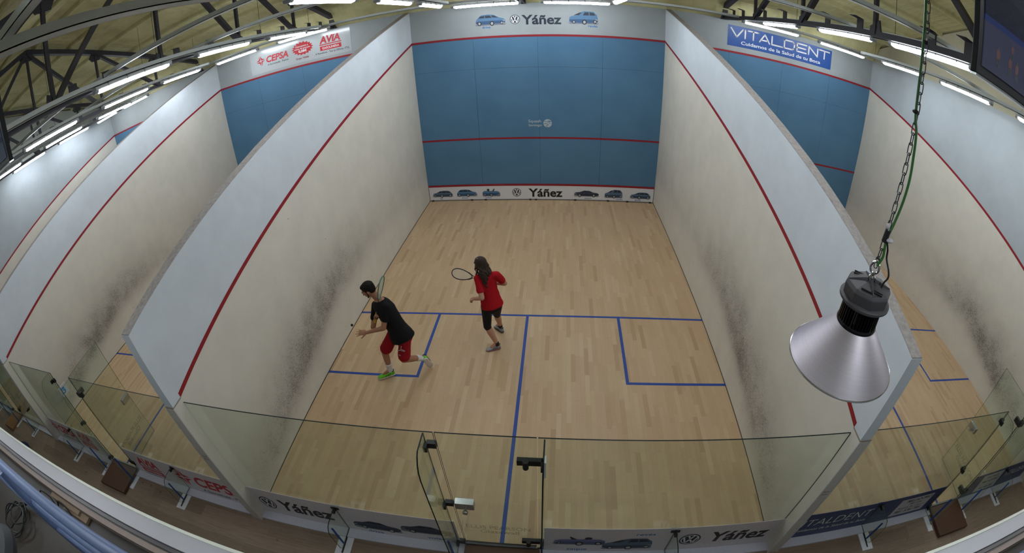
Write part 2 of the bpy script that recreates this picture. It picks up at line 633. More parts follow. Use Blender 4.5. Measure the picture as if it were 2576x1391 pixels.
BODIES = {
 'hatch': dict(body=[(0, .12), (.0, .26), (.04, .38), (.12, .52), (.2, .6), (.45, .62), (.62, .58), (.8, .42), (.94, .36), (1.0, .26), (1.0, .12), (.9, .08), (.1, .06)],
   glass=[[(.10, .42), (.15, .53), (.3, .56), (.3, .42)], [(.32, .42), (.32, .56), (.48, .56), (.56, .42)], [(.58, .43), (.52, .56), (.62, .545), (.77, .42)]],
   wheels=[(.12, .12, .085), (.55, .1, .095), (.88, .12, .06)]),
 'suv': dict(body=[(0, .14), (0, .34), (.08, .42), (.3, .46), (.42, .64), (.52, .7), (.85, .68), (.97, .5), (1, .3), (.98, .12), (.7, .06), (.15, .06)],
   glass=[[(.14, .45), (.34, .47), (.44, .63), (.36, .62)], [(.48, .47), (.54, .64), (.68, .64), (.68, .47)], [(.71, .47), (.71, .64), (.85, .62), (.92, .48)]],
   wheels=[(.16, .1, .07), (.53, .1, .1), (.9, .14, .08)]),
 'sedan': dict(body=[(0, .12), (0, .26), (.06, .34), (.24, .4), (.38, .54), (.6, .56), (.78, .42), (.95, .38), (1, .28), (1, .12), (.85, .06), (.12, .06)],
   glass=[[(.27, .41), (.4, .52), (.48, .52), (.48, .41)], [(.5, .41), (.5, .53), (.6, .52), (.72, .42)]],
   wheels=[(.2, .1, .08), (.78, .1, .08)]),
 'cabrio': dict(body=[(0, .14), (.0, .32), (.1, .42), (.3, .44), (.42, .42), (.56, .42), (.66, .5), (.68, .5), (.64, .42), (.86, .4), (.98, .32), (1, .16), (.92, .08), (.1, .06)],
   glass=[[(.28, .44), (.26, .56), (.34, .6), (.4, .56), (.4, .43)], [(.56, .43), (.68, .62), (.7, .6), (.66, .43)]],
   wheels=[(.13, .13, .085), (.5, .1, .1), (.9, .13, .06)]),
}
CARM = None
def car_print(pl, kind, x, y, w, h, flip=False, cols=((70, 122, 176), (44, 84, 134)), parent=None, k=0):
    """a small picture of a car printed on a board, drawn as layered flat shapes"""
    B = BODIES[kind]
    nm = 'car print %d %d %d' % cols[0]
    mats = [flat(nm, cols[0], .5), flat(nm+' low', cols[1], .5), flat('car print glass', (34, 44, 60), .5),
            flat('car print tyre', (26, 26, 30), .5), flat('car print hub', (170, 174, 180), .5), flat('car print shadow', (120, 124, 132), .6)]
    mb = MB()
    def P(pts):
        return [(x+(w*(1-a) if flip else w*a), y+h*b/.7) for a, b in pts]
    mb.cur = 5
    poly2(mb, pl, P([(.02, .0), (.98, .0), (1.04, .07), (-.04, .07)]), k)
    mb.cur = 0
    poly2(mb, pl, P(B['body']), k+1)
    mb.cur = 1
    lo = [p for p in [(0, .12), (0, .24), (.5, .26), (1, .24), (1, .12), (.9, .08), (.1, .06)]]
    poly2(mb, pl, P(lo), k+2)
    mb.cur = 2
    for g in B['glass']:
        poly2(mb, pl, P(g), k+3)
    for a, b, r in B['wheels']:
        q = P([(a, b)])[0]
        mb.cur = 3
        disc2(mb, pl, q[0], q[1], w*r*.8, w*r*.95, k+3, 18)
        mb.cur = 4
        disc2(mb, pl, q[0], q[1], w*r*.48, w*r*.6, k+4, 14)
    mb.cur = 4
    poly2(mb, pl, P([(.9, .28), (.99, .25), (.99, .2), (.92, .23)]), k+3)
    poly2(mb, pl, P([(.84, .14), (.95, .15), (.95, .11), (.84, .1)]), k+3)
    return mb.build('car_picture', mats, parent)

def round_emblem(pl, cx, cy, rx, ry, parent, k=0, ring=(32, 44, 62), ink=(236, 238, 240)):
    mb = MB()
    class Q(Plane2D):
        pass
    q = Plane2D(pl.p(cx, cy)-pl.n*pl.lift, pl.r, pl.u, pl.lift)
    def T(pts):
        return [(a*rx, b*ry) for a, b in pts]
    mb.cur = 0
    disc2(mb, q, 0, 0, rx, ry, k+1)
    mb.cur = 1
    disc2(mb, q, 0, 0, rx*.87, ry*.87, k+2)
    mb.cur = 0
    disc2(mb, q, 0, 0, rx*.76, ry*.76, k+3)
    mb.cur = 1
    w = rx*.17
    stroke2(mb, q, T([(-.28, .74), (-.02, .12), (.02, .12), (.28, .74)]), w, k+4, False)
    stroke2(mb, q, T([(-.66, .42), (-.34, -.62), (-.03, -.02), (.03, -.02), (.34, -.62), (.66, .42)]), w, k+4, False)
    return mb.build('emblem', [flat('emblem navy', ring, .5), flat('emblem white', ink, .5)], parent)

def lettering(pl, items, mat, parent, name='lettering'):
    for it in items:
        mb = MB()
        text2(mb, pl, *it[:5], **(it[5] if len(it) > 5 else {}))
        mb.build(name, mat, parent)

# ------------------------------------------------------------------ measures (metres)
TH = .14                    # court wall thickness
SHIFT = 6.4 + TH            # from one court to the next
YF = 9.75                   # front wall
HZ = -.08                   # hallway floor level
GT = 2.06                   # top of the glass
CEN = {'c': 0.0, 'l': -SHIFT, 'r': SHIFT, 'll': -2*SHIFT}
XL = -3.2-2*SHIFT           # inside face of the far left end wall
XR = 3.2+SHIFT              # inside face of the far right end wall
RIDGE = 3.3
def roofz(y):
    return 5.93+.318*(YF-(y if y >= RIDGE else 2*RIDGE-y))

# ------------------------------------------------------------------ shell
# floors
for key, nm in (('c', 'floor'), ('l', 'floor_left'), ('r', 'floor_right'), ('ll', 'floor_far_left')):
    cx = CEN[key]
    fl = struct(MB().box(cx-3.2, cx+3.2, -.012, YF, -.30, 0).build(nm, M_FLOOR))
    mb = MB()
    z0, z1 = 0, .0015
    mb.box(cx-3.2, cx+3.2, 4.26, 4.31, z0, z1)
    mb.build('short_line', M_LINE, fl)
    mb = MB().box(cx-.025, cx+.025, 0, 4.26, z0, z1)
    mb.build('half_court_line', M_LINE, fl)
    for s in (-1, 1):
        mb = MB()
        a, b = sorted((cx+s*1.6, cx+s*1.65))
        mb.box(a, b, 2.61, 4.26, z0, z1)
        a, b = sorted((cx+s*1.65, cx+s*3.2))
        mb.box(a, b, 2.61, 2.66, z0, z1)
        mb.build('service_box_line', M_LINE, fl)
struct(MB().box(XL-.2, XR+.2, -3.45, -.012, -.30, HZ).build('floor_hallway', M_HALL))
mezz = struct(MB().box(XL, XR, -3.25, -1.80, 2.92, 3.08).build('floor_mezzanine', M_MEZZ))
mb = MB()
mb.box(XL, XR, -1.737, -1.640, 2.86, 3.20)
kerb = struct(mb.build('trim_1', flat('gallery edge board', (188, 187, 194), .4, 0, .5, .01)))
k2 = MB().box(XL, XR, -1.650, -1.634, 3.20, 3.206)
k2.build('edge_bead', flat('cream bead', (226, 228, 216), .5, 0, .5, .02), kerb)
mb = MB()
mb.box(XL, XR, -1.768, -1.735, 3.09, 3.17); mb.box(XL, XR, -1.762, -1.741, 3.17, 3.185)
struct(mb.build('trim_2', flat('grey steel profile', (96, 92, 94), .4, .4)))
struct(MB().box(XL, XR, -1.80, -1.768, 3.05, 3.165).build('trim_3', flat('pinkish timber edge', (168, 150, 142), .6)))

# front wall of all courts
fw = struct(MB().box(XL-.2, XR+.2, YF, YF+.2, -.3, 5.52).build('wall_front', M_FRONT))
struct(MB().box(XL-.2, XR+.2, YF+.02, YF+.22, 5.5, 6.1).build('wall_front_upper', M_BEIGE))
for key in CEN:
    cx = CEN[key]
    if key == 'll': cols = [3]
    xs = [-3.2, -1.6, .01, 1.62, 3.2]
    zs = [.47, 3.74, 4.565]
    MB().box(cx-3.19, cx+3.19, YF-.006, YF, .48, 4.56).build('panel_backing', M_BLACK, fw)
    for i in range(4):
        for j in range(2):
            g = .0024
            MB().box(cx+xs[i]+g, cx+xs[i+1]-g, YF-.014, YF, zs[j]+g, zs[j+1]-g).build('blue_panel', M_BLUE, fw)
    MB().box(cx-3.2, cx+3.2, YF-.02, YF, 4.565, 4.62).build('out_line', M_RED, fw)
    MB().box(cx-3.2, cx+3.2, YF-.018, YF-.013, 1.78, 1.83).build('service_line', M_RED, fw)

# dividing walls: the top and the red line both fall towards the back
BACK = -.156
def side_wall(name, x0, x1, capped=True):
    zf, zb = 5.49, 3.07
    sl = (zf-zb)/(YF-BACK)
    zat = lambda y: zb+sl*(y-BACK)
    zl = lambda y: 2.13+(4.57-2.13)/YF*y
    # cream playing surface up to the red line, cool white paint above it
    mb = MB()
    mb.cur = 0
    mb.prism([(x0, BACK, HZ-.02), (x0, YF, HZ-.02), (x0, YF, zl(YF)), (x0, 0, zl(0)), (x0, BACK, zl(0))], (x1-x0, 0, 0))
    w = struct(mb.build(name, M_CREAM))
    mb = MB().prism([(x0, BACK, zl(0)), (x0, 0, zl(0)), (x0, YF, zl(YF)), (x0, YF, zf-.004), (x0, BACK, zb-.004)], (x1-x0, 0, 0))
    mb.build('upper_wall', M_UPPER, w)
    # rough coping
    rnd = random.Random(int(abs(x0)*10))
    vs = []; fs = []
    n = 60
    for i in range(n+1):
        y = BACK+.004+(YF-BACK-.004)*i/n
        e = .010*(rnd.random()-.5)
        vs += [(x0+.004+max(0, e), y, zat(y)-.005), (x1-.004+min(0, e), y, zat(y)-.005), (x1-.006, y, zat(y)+.005+.004*rnd.random()), (x0+.006, y, zat(y)+.005+.004*rnd.random())]
    for i in range(n):
        for k in range(4):
            l = (k+1) % 4
            fs.append((i*4+k, i*4+l, i*4+4+l, i*4+4+k))
    fs += [(0, 1, 2, 3), (n*4+3, n*4+2, n*4+1, n*4)]
    MB().add(vs, fs).build('coping', M_CONC, w)
    for xx, s in ((x0, -1), (x1, 1)):
        a, b = sorted((xx, xx+s*.004))
        MB().prism([(a, 0, zl(0)), (a, YF, zl(YF)), (a, YF, zl(YF)+.055), (a, 0, zl(0)+.055)], (b-a, 0, 0)).build('out_line', M_RED, w)
        a, b = sorted((xx, xx+s*.006))
        MB().box(a, b, 0, YF, 0, .012).build('floor_joint', M_BLACK, w)
    # joint and end board at the free end
    MB().box(x0-.003, x1+.003, BACK-.008, BACK, HZ, 2.12).build('end_board', flat('grey end board', (206, 202, 198), .55, 0, .5, .02), w)
    mb = MB()
    for xx in (x0-.004, x1-.016):
        mb.box(xx, xx+.020, BACK-.012, BACK-.007, HZ, 2.12)
    mb.build('end_strip', flat('pale edge strip', (206, 206, 206), .5), w)
    mb = MB()
    mb.box(x0-.003, x1+.003, BACK-.009, 0, 2.118, 2.132)
    mb.build('joint', flat('raw joint', (150, 144, 128), .8), w)
    return w
wl = side_wall('wall_left', -3.2-TH, -3.2)
wr = side_wall('wall_right', 3.2, 3.2+TH)
wol = side_wall('wall_outer_left', -3.2-SHIFT-TH, -3.2-SHIFT)
# small red stencil marks on the wall ends
for w, xx in ((wl, -3.27), (wr, 3.27)):
    pl = Plane2D((xx, BACK-.008, 0), (1, 0, 0), (0, 0, 1))
    mb = MB()
    for z in (1.32, 1.27):
        text2(mb, pl, 'FRÁGIL' if z > 1.3 else 'ESQUINA', -.045, z, .085, .016, k=1)
    mb.build('stencil_mark', flat('faded red stencil', (120, 60, 62), .6), w)

# full height end walls
def end_wall(name, x0, x1, inner, mat_low, mat_up):
    zl = lambda y: 2.13+(4.57-2.13)/YF*y
    w = struct(MB().prism([(x0, BACK, HZ-.02), (x0, YF, HZ-.02), (x0, YF, zl(YF)), (x0, 0, zl(0)), (x0, BACK, zl(0))], (x1-x0, 0, 0)).build(name, M_CREAM))
    MB().prism([(x0, BACK, zl(0)), (x0, 0, zl(0)), (x0, YF, zl(YF)), (x0, YF, 5.49), (x0, BACK, 5.49)], (x1-x0, 0, 0)).build('upper_wall', M_ENDUP, w)
    o = x0 if inner == x1 else x1
    a, b = sorted((inner+(o-inner)*.1, o))
    MB().prism([(a, -3.25, 5.49), (a, YF+.1, 5.49), (a, YF+.1, 5.82), (a, RIDGE, 7.97), (a, -3.25, 5.86)], (b-a, 0, 0)).build('gable_wall', mat_up, w)
    MB().prism([(a, -3.25, HZ-.02), (a, BACK, HZ-.02), (a, BACK, 5.49), (a, -3.25, 5.49)], (b-a, 0, 0)).build('hallway_wall', mat_up, w)
    s = 1 if inner == x1 else -1
    a, b = sorted((inner, inner+s*.004))
    MB().prism([(a, 0, zl(0)), (a, YF, zl(YF)), (a, YF, zl(YF)+.055), (a, 0, zl(0)+.055)], (b-a, 0, 0)).build('out_line', M_RED, w)
    return w
end_wall('wall_end_left', XL-.2, XL, XL, M_CREAM, M_GREYW)
end_wall('wall_end_right', XR, XR+.2, XR, M_CREAM, M_BEIGE)
struct(MB().box(XL-.2, XR+.2, -3.45, -3.25, -.3, 6.2).build('wall_back', M_GREYW))

# roof: two slopes of foamed sheet
rf = MB()
e = .12
rf.prism([(XL-.3, YF+.22, roofz(YF+.22)), (XL-.3, RIDGE, roofz(RIDGE)), (XL-.3, RIDGE, roofz(RIDGE)+e), (XL-.3, YF+.22, roofz(YF+.22)+e)], (XR-XL+.6, 0, 0))
struct_roof = rf
yb = -3.45
rf.prism([(XL-.3, RIDGE, roofz(RIDGE)), (XL-.3, yb, roofz(yb)), (XL-.3, yb, roofz(yb)+e), (XL-.3, RIDGE, roofz(RIDGE)+e)], (XR-XL+.6, 0, 0))
roof = struct(rf.build('ceiling', M_FOAM))
# foam fillet over the front wall
MB().prism([(XL, YF, 5.49), (XL, YF-.03, 5.50), (XL, YF-.12, 5.60), (XL, YF-.22, 5.86), (XL, YF-.34, 6.04), (XL, YF, 6.0)], (XR-XL, 0, 0)).build('foam_fillet', M_FOAM, roof)
# foam-covered purlins under the sheet
k = 0
y = YF-.75
while y > -3.1:
    z = roofz(y)
    s = -.318 if y > RIDGE else .318
    vs = []
    MB().prism([(XL, y-.055, z-.055-s*.0), (XL, y-.03, z-.085), (XL, y+.03, z-.085), (XL, y+.055, z-.05), (XL, y+.075, z+.03), (XL, y-.075, z+.03)], (XR-XL, 0, 0)).build('purlin', M_FOAM, roof, smooth=False)
    y -= 1.08

# ------------------------------------------------------------------ trusses
NODES = [9.68, 7.63, 5.48, 3.32, 1.15, -1.0, -3.1]
def truss(xc, label):
    t = empty('roof_truss', (xc, RIDGE, 5.44), label, 'roof truss', 'steel trusses under the roof')
    zb = 5.50
    def mem(p, q, w=.075, h=.085):
        return MB().bar((xc, *p), (xc, *q), w, h, up=(1, 0, 0)).build('truss_bar', M_STEEL, t)
    mb = MB()
    mb.box(xc-.075, xc-.01, -3.2, 9.72, 5.455, 5.475); mb.box(xc+.01, xc+.075, -3.2, 9.72, 5.455, 5.475)
    mb.box(xc-.02, xc-.01, -3.2, 9.72, 5.455, 5.55); mb.box(xc+.01, xc+.02, -3.2, 9.72, 5.455, 5.55)
    mb.box(xc-.01, xc+.01, -3.2, 9.72, 5.50, 5.55)
    mb.build('bottom_chord', M_STEEL, t)
    ch = lambda y: roofz(y)-.16
    mb = MB()
    mb.bar((xc, 9.72, ch(9.72)), (xc, RIDGE, ch(RIDGE)), .13, .12, up=(0, 0, 1))
    mb.bar((xc, RIDGE, ch(RIDGE)), (xc, -3.2, ch(-3.2)), .13, .12, up=(0, 0, 1))
    mb.build('top_chord', M_STEEL, t)
    MB().box(xc-.07, xc+.07, 9.58, 9.74, 5.455, 5.92).build('end_post', M_STEEL, t)
    for i, y in enumerate(NODES[1:], 1):
        mem((y, zb), (y, ch(y)), .06, .06)
    for i in range(1, 6):
        a = NODES[i]
        if a > RIDGE:
            b = NODES[i+1]
        else:
            b = NODES[i-1]
        if i == 3:
            continue
        mem((a, zb+.03), (b, ch(b)-.03), .08, .10)
    # gusset plates
    for y in NODES[1:6]:
        mb = MB()
        mb.prism([(xc-.012, y-.16, 5.47), (xc-.012, y+.13, 5.47), (xc-.012, y+.11, 5.62), (xc-.012, y-.10, 5.72)], (.024, 0, 0))
        mb.build('gusset_plate', M_STEEL, t)
        z = ch(y)
        MB().prism([(xc-.014, y-.22, z-.12), (xc-.014, y-.12, z-.24), (xc-.014, y+.14, z-.24), (xc-.014, y+.2, z-.10), (xc-.014, y+.1, z+.02), (xc-.014, y-.1, z+.02)], (.028, 0, 0)).build('gusset_plate', M_STEEL, t)
    # bent hanger plates standing on the chord
    for y in (8.94, 8.34, 7.12, 6.19, 4.62, 3.70, 2.14, 1.50, .1):
        mb = MB()
        mb.box(xc-.008, xc+.008, y-.075, y+.075, 5.50, 5.70)
        mb.prism([(xc-.008, y-.075, 5.70), (xc-.008, y+.075, 5.70), (xc-.11, y+.13, 5.722), (xc-.11, y-.03, 5.722)], (0, 0, .006))
        mb.build('hanger_plate', M_STEEL, t)
    return t
truss(4.72, 'dark steel roof truss passing over the big blue dental sign')
truss(-.31, 'dark steel roof truss over the two players, meeting the front wall above the dealer name')
truss(-5.34, 'dark steel roof truss ending beside the red petrol station sign')
truss(-10.4, 'dark steel roof truss whose peaked joint fans out near the television with the dim screen')
truss(-15.4, 'dark steel roof truss standing close to the grey gable end wall')

# light-coloured channels the lamps hang from
ROWS = [-15.55, -12.6, -8.93, -5.12, -1.92, 1.74, 4.80, 8.32]
RN = ['along the grey gable end wall', 'over the grey end wall court', 'over the petrol sign court, outer row', 'over the petrol sign court, inner row',
      'over the players', 'over the empty half of the players court', 'under the truss of the dental sign court', 'by the beige end wall']
RN[4] = 'above the wall the man lunges towards'
def channel(p, q, w, h, label, name='lamp_channel', rods=True):
    if rods:
        t = empty(name, ((p[0]+q[0])/2, (p[1]+q[1])/2, p[2]), label, 'channel', 'pale channels under the roof')
        for y in (1.0, 3.0, 5.9, 7.9):
            MB().tube([(p[0]+.03, y, p[2]+.05), (p[0]+.03, y, roofz(y)-.002)], .004, 5).build('suspension_rod', M_STEEL, t)
    mb = MB()
    p = Vector(p); q = Vector(q)
    d = (q-p).normalized(); a = Vector((-d.y, d.x, 0))*w/2
    z = Vector((0, 0, h))
    mb.hexa([p-a, p+a, q+a, q-a, p-a+z*.12, p+a+z*.12, q+a+z*.12, q-a+z*.12])
    for s in (-1, 1):
        o = a*s; i = a*s*.93
        lo, hi = (o, i) if s < 0 else (i, o)
        mb.hexa([p+lo, p+hi, q+hi, q+lo, p+lo+z, p+hi+z, q+hi+z, q+lo+z])
    if not rods:
        return tag(mb.build(name, M_TRAY), label, 'channel', 'pale channels under the roof')
    mb.build('channel', M_TRAY, t)
    return t
for x, rn in zip(ROWS, RN):
    channel((x, -3.1, 5.50), (x, 8.45, 5.50), .12, .07, 'pale channel holding the lamp row '+rn)
for y, z, n in ((8.60, 5.50, 'close to the front wall signs'), (4.35, 5.61, 'crossing the trusses midway down the courts'), (2.12, 5.61, 'crossing the trusses over the service boxes'), (-.95, 5.61, 'the one the cone lamp chain hangs from')):
    channel((XL+.05, y, z), (XR-.05, y, z), .085 if y < 8 else .13, .06, 'pale metal bar across all courts, '+n, 'cross_channel', False)
# ------------------------------------------------------------------ tube lamps
def make_lamp():
    """1.57 m weatherproof batten, long axis along local y, bottom at local z=0"""
    t = empty('tube_lamp', (0, 0, 0))
    L = .785
    mb = MB()
    prof = [(-.055, .055), (-.062, .075), (-.048, .105), (.048, .105), (.062, .075), (.055, .055)]
    mb.prism([(x, -L, z) for x, z in prof], (0, 2*L, 0))
    mb.build('housing', M_GRAYP, t)
    mb = MB()
    prof = [(-.05, .055), (-.05, .03), (-.03, .006), (0, 0), (.03, .006), (.05, .03), (.05, .055)]
    n = len(prof)
    vs = []
    for y, k in ((-L+.06, .55), (-L+.075, .85), (-L+.10, 1), (L-.10, 1), (L-.075, .85), (L-.06, .55)):
        vs += [(x*k, y, .055-(.055-z)*k) for x, z in prof]
    fs = []
    for i in range(5):
        for j in range(n):
            l = (j+1) % n
            fs.append((i*n+j, i*n+l, (i+1)*n+l, (i+1)*n+j))
    fs += [tuple(range(n)), tuple(5*n+j for j in range(n))[::-1]]
    mb.add(vs, fs)
    mb.build('diffuser', M_LAMP, t)
    for s in (-1, 1):
        mb = MB()
        a, b = sorted((s*(L-.055), s*(L+.01)))
        mb.prism([(-.045, a, .055), (-.045, a, .03), (-.028, a, .014), (.028, a, .014), (.045, a, .03), (.045, a, .055)], (0, b-a, 0))
        mb.build('end_cap', flat('clear grey lamp end', (150, 156, 160), .25), t)
    for y in (-.55, -.18, .18, .55):
        MB().prism([(-.050, y-.010, .045), (-.066, y-.010, .045), (-.066, y-.010, .090), (-.045, y-.010, .112), (.045, y-.010, .112), (.066, y-.010, .090), (.066, y-.010, .045), (.050, y-.010, .045), (.050, y-.010, .085), (-.050, y-.010, .085)], (0, .020, 0)).build('clip', M_CHROME, t)
    return t
proto = make_lamp()
lamps = []
ROWY = {0: [5.1, 7.3], 1: [2.75, 5.2, 7.4], 2: [2.86, 5.2, 7.27], 3: [2.5, 4.72, 6.94], 4: [2.68, 5.02, 7.12], 5: [.4, 2.68, 5.02, 7.35], 6: [2.25, 4.22, 6.55], 7: [2.30, 4.55, 6.72]}  # first lamp of the empty-side row is unseen, added to brighten the court wall
ADDED_LAMPS = {2: [-1.4], 3: [-1.6], 4: [-2.2], 5: [-2.2], 6: [-1.6], 7: [-1.4]}  # lamps out of view, added to brighten the hallway end of the hall
where = ['along the grey end wall', 'over the grey end wall court', 'over the petrol sign court, outer row', 'over the petrol sign court, inner row', 'over the lunging man side', 'over the players court, empty side', 'below the dental sign court truss', 'close to the beige end wall']
order = ['first from the gallery', 'second from the gallery', 'third from the gallery', 'last before the front wall']
first = True
for i, ys in ROWY.items():
    for j, y in enumerate(ys):
        o = proto if first else copy_tree(proto); first = False
        o.location = (ROWS[i], y, 5.386)
        od = order[j] if j < len(ys)-1 else order[3]
        tag(o, 'lit tube lamp %s, %s' % (where[i], od), 'lamp', 'tube lamps in rows down the courts')
for i, ys in ADDED_LAMPS.items():
    for y in ys:
        o = copy_tree(proto)
        o.location = (ROWS[i], y, 5.386)
        tag(o, 'added unseen lamp over the gallery, continuing the row '+where[i], 'lamp', 'added unseen lamps over the gallery')
for x, y, s in ((-15.0, 8.70, 'first from the grey end wall'), (-13.0, 8.70, 'second from the grey end wall'), (-7.95, 8.6, 'before the red star logo'), (-5.67, 8.52, 'before the petrol station name'),
                (-1.07, 8.70, 'before the hatchback picture'), (.95, 8.66, 'before the off-roader picture'), (5.56, 8.50, 'before the start of the dental name'), (7.76, 8.6, 'before the end of the dental name')):
    o = copy_tree(proto)
    o.location = (x, y, 5.386); o.rotation_euler = (0, 0, pi/2)
    tag(o, 'lit tube lamp parallel to the front wall, '+s, 'lamp', 'tube lamps along the front wall')

# ------------------------------------------------------------------ tin boards and signs on the front walls
BLUECAR = ((82, 124, 164), (52, 88, 128)); GREYCAR = ((88, 112, 138), (56, 74, 98)); DARKCAR = ((60, 70, 92), (40, 48, 66))
def tin(cx, label, full=False):
    t = empty('tin_board', (cx, YF-.03, .03), label, 'board')
    MB().box(cx-3.18, cx+3.18, YF-.034, YF-.014, .035, .435).build('board', M_WHITE, t)
    MB().box(cx-3.18, cx+3.18, YF-.040, YF-.014, .435, .485).build('red_strip', M_RED, t)
    MB().box(cx-3.18, cx+3.18, YF-.036, YF-.014, .005, .035).build('base_rail', flat('grey rail', (120, 122, 124), .5), t)
    for x in (-3.1, -1.95, -1.55, -.28, -.12, .98, 1.9, 2.45, 3.1):
        MB().box(cx+x-.03, cx+x+.03, YF-.05, YF-.03, 0, .04).build('foot', M_BLACK, t)
    return t
t = tin(0, 'white board with small car pictures and dealer name at the foot of the blue wall')
pl = Plane2D((0, YF-.034, 0), (1, 0, 0), (0, 0, 1))
car_print(pl, 'hatch', -3.08, .13, .58, .22, True, GREYCAR, t)
car_print(pl, 'hatch', -2.37, .13, .58, .24, False, BLUECAR, t)
car_print(pl, 'cabrio', -1.63, .12, .50, .27, False, BLUECAR, t)
car_print(pl, 'sedan', .95, .13, .68, .22, True, DARKCAR, t)
car_print(pl, 'suv', 1.80, .11, .50, .25, False, GREYCAR, t)
car_print(pl, 'hatch', 2.52, .12, .58, .22, True, GREYCAR, t)
round_emblem(pl, -.66, .235, .125, .125, t)
lettering(pl, [('Yáñez', -.33, .11, .95, .235, dict(bold=.028))], M_BLACKINK, t)
lettering(pl, [('let', -2.88, .055, .08, .05), ('drive', -2.24, .06, .17, .05), ('volea', -1.56, .06, .18, .045), ('saque', 1.24, .06, .19, .045), ('revés', 2.12, .055, .19, .045), ('drive', 2.66, .05, .17, .05)], M_BLUEINK, t)
tin(CEN['l'], 'plain white board with red strip at the foot of the petrol sign court front wall')
tin(CEN['r'], 'plain white board with red strip at the foot of the dental sign court front wall')
tin(CEN['ll'], 'plain white board with red strip in the court by the grey end wall')

pl = Plane2D((0, YF, 0), (1, 0, 0), (0, 0, 1))
sg = empty('wall_sign', (0, YF, 4.85), 'dealer name with round emblem and two blue cars high on the front wall', 'sign')
car_print(pl, 'hatch', -1.50, 4.91, .73, .34, False, BLUECAR, sg)
car_print(pl, 'suv', .80, 4.91, .70, .35, False, BLUECAR, sg)
round_emblem(pl, -.53, 5.04, .125, .125, sg)
lettering(pl, [('Yáñez', -.37, 4.90, .98, .25, dict(bold=.028))], M_NAVYINK, sg)
lettering(pl, [('drive', -1.35, 4.83, .21, .065, dict(bold=.02)), ('revés', 1.26, 4.83, .23, .065, dict(bold=.02))], M_BLUEINK, sg)

# club logo on the blue panels
pl = Plane2D((0, YF-.014, 0), (1, 0, 0), (0, 0, 1))
lg = empty('club_logo', (0, YF-.015, 2.1), 'small pale club name with a round ball logo on the blue front panels', 'logo')
lettering(pl, [('Squash', -.28, 2.235, .33, .075), ('Santiago', -.28, 2.13, .35, .06)], flat('pale grey ink', (190, 200, 206), .5), lg)
mb = MB(); mb.cur = 0
disc2(mb, pl, .22, 2.21, .112, .112, 0)
mb.cur = 1
stroke2(mb, pl, [(.13, 2.27), (.20, 2.25), (.26, 2.28), (.33, 2.24)], .012, 1)
stroke2(mb, pl, [(.12, 2.19), (.19, 2.20), (.24, 2.17), (.18, 2.14), (.22, 2.10)], .014, 1)
stroke2(mb, pl, [(.22, 2.24), (.27, 2.20), (.32, 2.19)], .010, 1)
disc2(mb, pl, .27, 2.255, .02, .02, 1)
mb.build('ball_mark', [flat('pale grey ink', (190, 200, 206)), M_BLUE], lg)

# blue dental sign over the right court
vt = empty('advert_sign', (6.52, YF-.01, 4.77), 'blue and white dental advertising sign on the white front wall', 'sign')
MB().box(4.875, 8.16, YF-.008, YF, 4.765, 5.345).build('sign_sheet', flat('sign blue', (38, 84, 160), .4), vt)
pl = Plane2D((0, YF-.008, 0), (1, 0, 0), (0, 0, 1))
mb = MB()
z0, z1, w = 5.035, 5.27, .040
for pts in ([(4.96, z1), (5.13, z0), (5.30, z1)], [(5.37, z0), (5.37, z1)], [(5.45, z1), (5.76, z1)], [(5.61, z1), (5.61, z0)],
            [(5.80, z0), (5.95, z1), (6.10, z0)], [(5.86, z0+.06), (6.04, z0+.06)], [(6.17, z1), (6.17, z0), (6.50, z0)],
            [(6.56, z1), (6.56, z0), (6.82, z0), (6.88, z0+.05), (6.88, z1-.05), (6.82, z1), (6.56, z1)],
            [(7.28, z1), (6.97, z1), (6.97, z0), (7.28, z0)], [(6.97, (z0+z1)/2), (7.25, (z0+z1)/2)],
            [(7.36, z0), (7.36, z1), (7.66, z0), (7.66, z1)], [(7.72, z1), (8.07, z1)], [(7.90, z1), (7.90, z0)]):
    stroke2(mb, pl, pts, w)
text2(mb, pl, 'Cuidamos de la Salud de tu Boca', 5.26, 4.845, 2.52, .095, bold=.018)
mb.build('lettering', M_WHITEINK, vt)

# petrol station advert over the left court
av = empty('advert_sign', (-6.65, YF-.01, 4.7), 'white glossy sheet with red petrol station logos and a starburst on the front wall', 'sign')
MB().box(-8.35, -4.90, YF-.006, YF, 4.70, 5.42).build('sign_sheet', flat('glossy white sheet', (188, 194, 198), .15), av)
pl = Plane2D((0, YF-.006, 0), (1, 0, 0), (0, 0, 1))
def star_logo(mb, pl, cx, cy, r, k=0):
    for i in range(4):
        a = pi/2*i+.12
        c, s = cos(a), sin(a)
        for sg_ in (-1, 1):
            pts = [(.10, .06*sg_), (.34, .34*sg_), (1.0, .10*sg_), (.34, .06*sg_)]
            poly2(mb, pl, [(cx+r*(x*c-y*s), cy+r*(x*s+y*c)) for x, y in pts], k)
def cepsa(pl, x, z, s, par, word='CEPSA', sub='A Escravitude - Padrón'):
    mb = MB()
    star_logo(mb, pl, x+.16*s, z+.10*s, .17*s)
    text2(mb, pl, word, x+.37*s, z, .80*s, .19*s, bold=.035, shear=.22)
    mb.build('red_logo', M_REDINK, par)
    if sub:
        lettering(pl, [(sub, x+.40*s, z-.11*s, .76*s, .055*s)], M_NAVYINK, par)
def avia(pl, x, z, s, par, full=True):
    mb = MB()
    text2(mb, pl, 'AVíA', x, z+.22*s, .66*s, .20*s, bold=.04, shear=.18)
    poly2(mb, pl, [(x-.01, z+.16*s), (x+.68*s, z+.16*s), (x+.68*s, z+.19*s), (x-.01, z+.19*s)])
    poly2(mb, pl, [(x, z), (x+.67*s, z), (x+.67*s, z+.13*s), (x, z+.13*s)])
    mb.build('red_logo', M_REDINK, par)
    lettering(pl, [('GASOLINERA', x+.07*s, z+.035*s, .53*s, .065*s, dict(k=1))], M_WHITEINK, par)
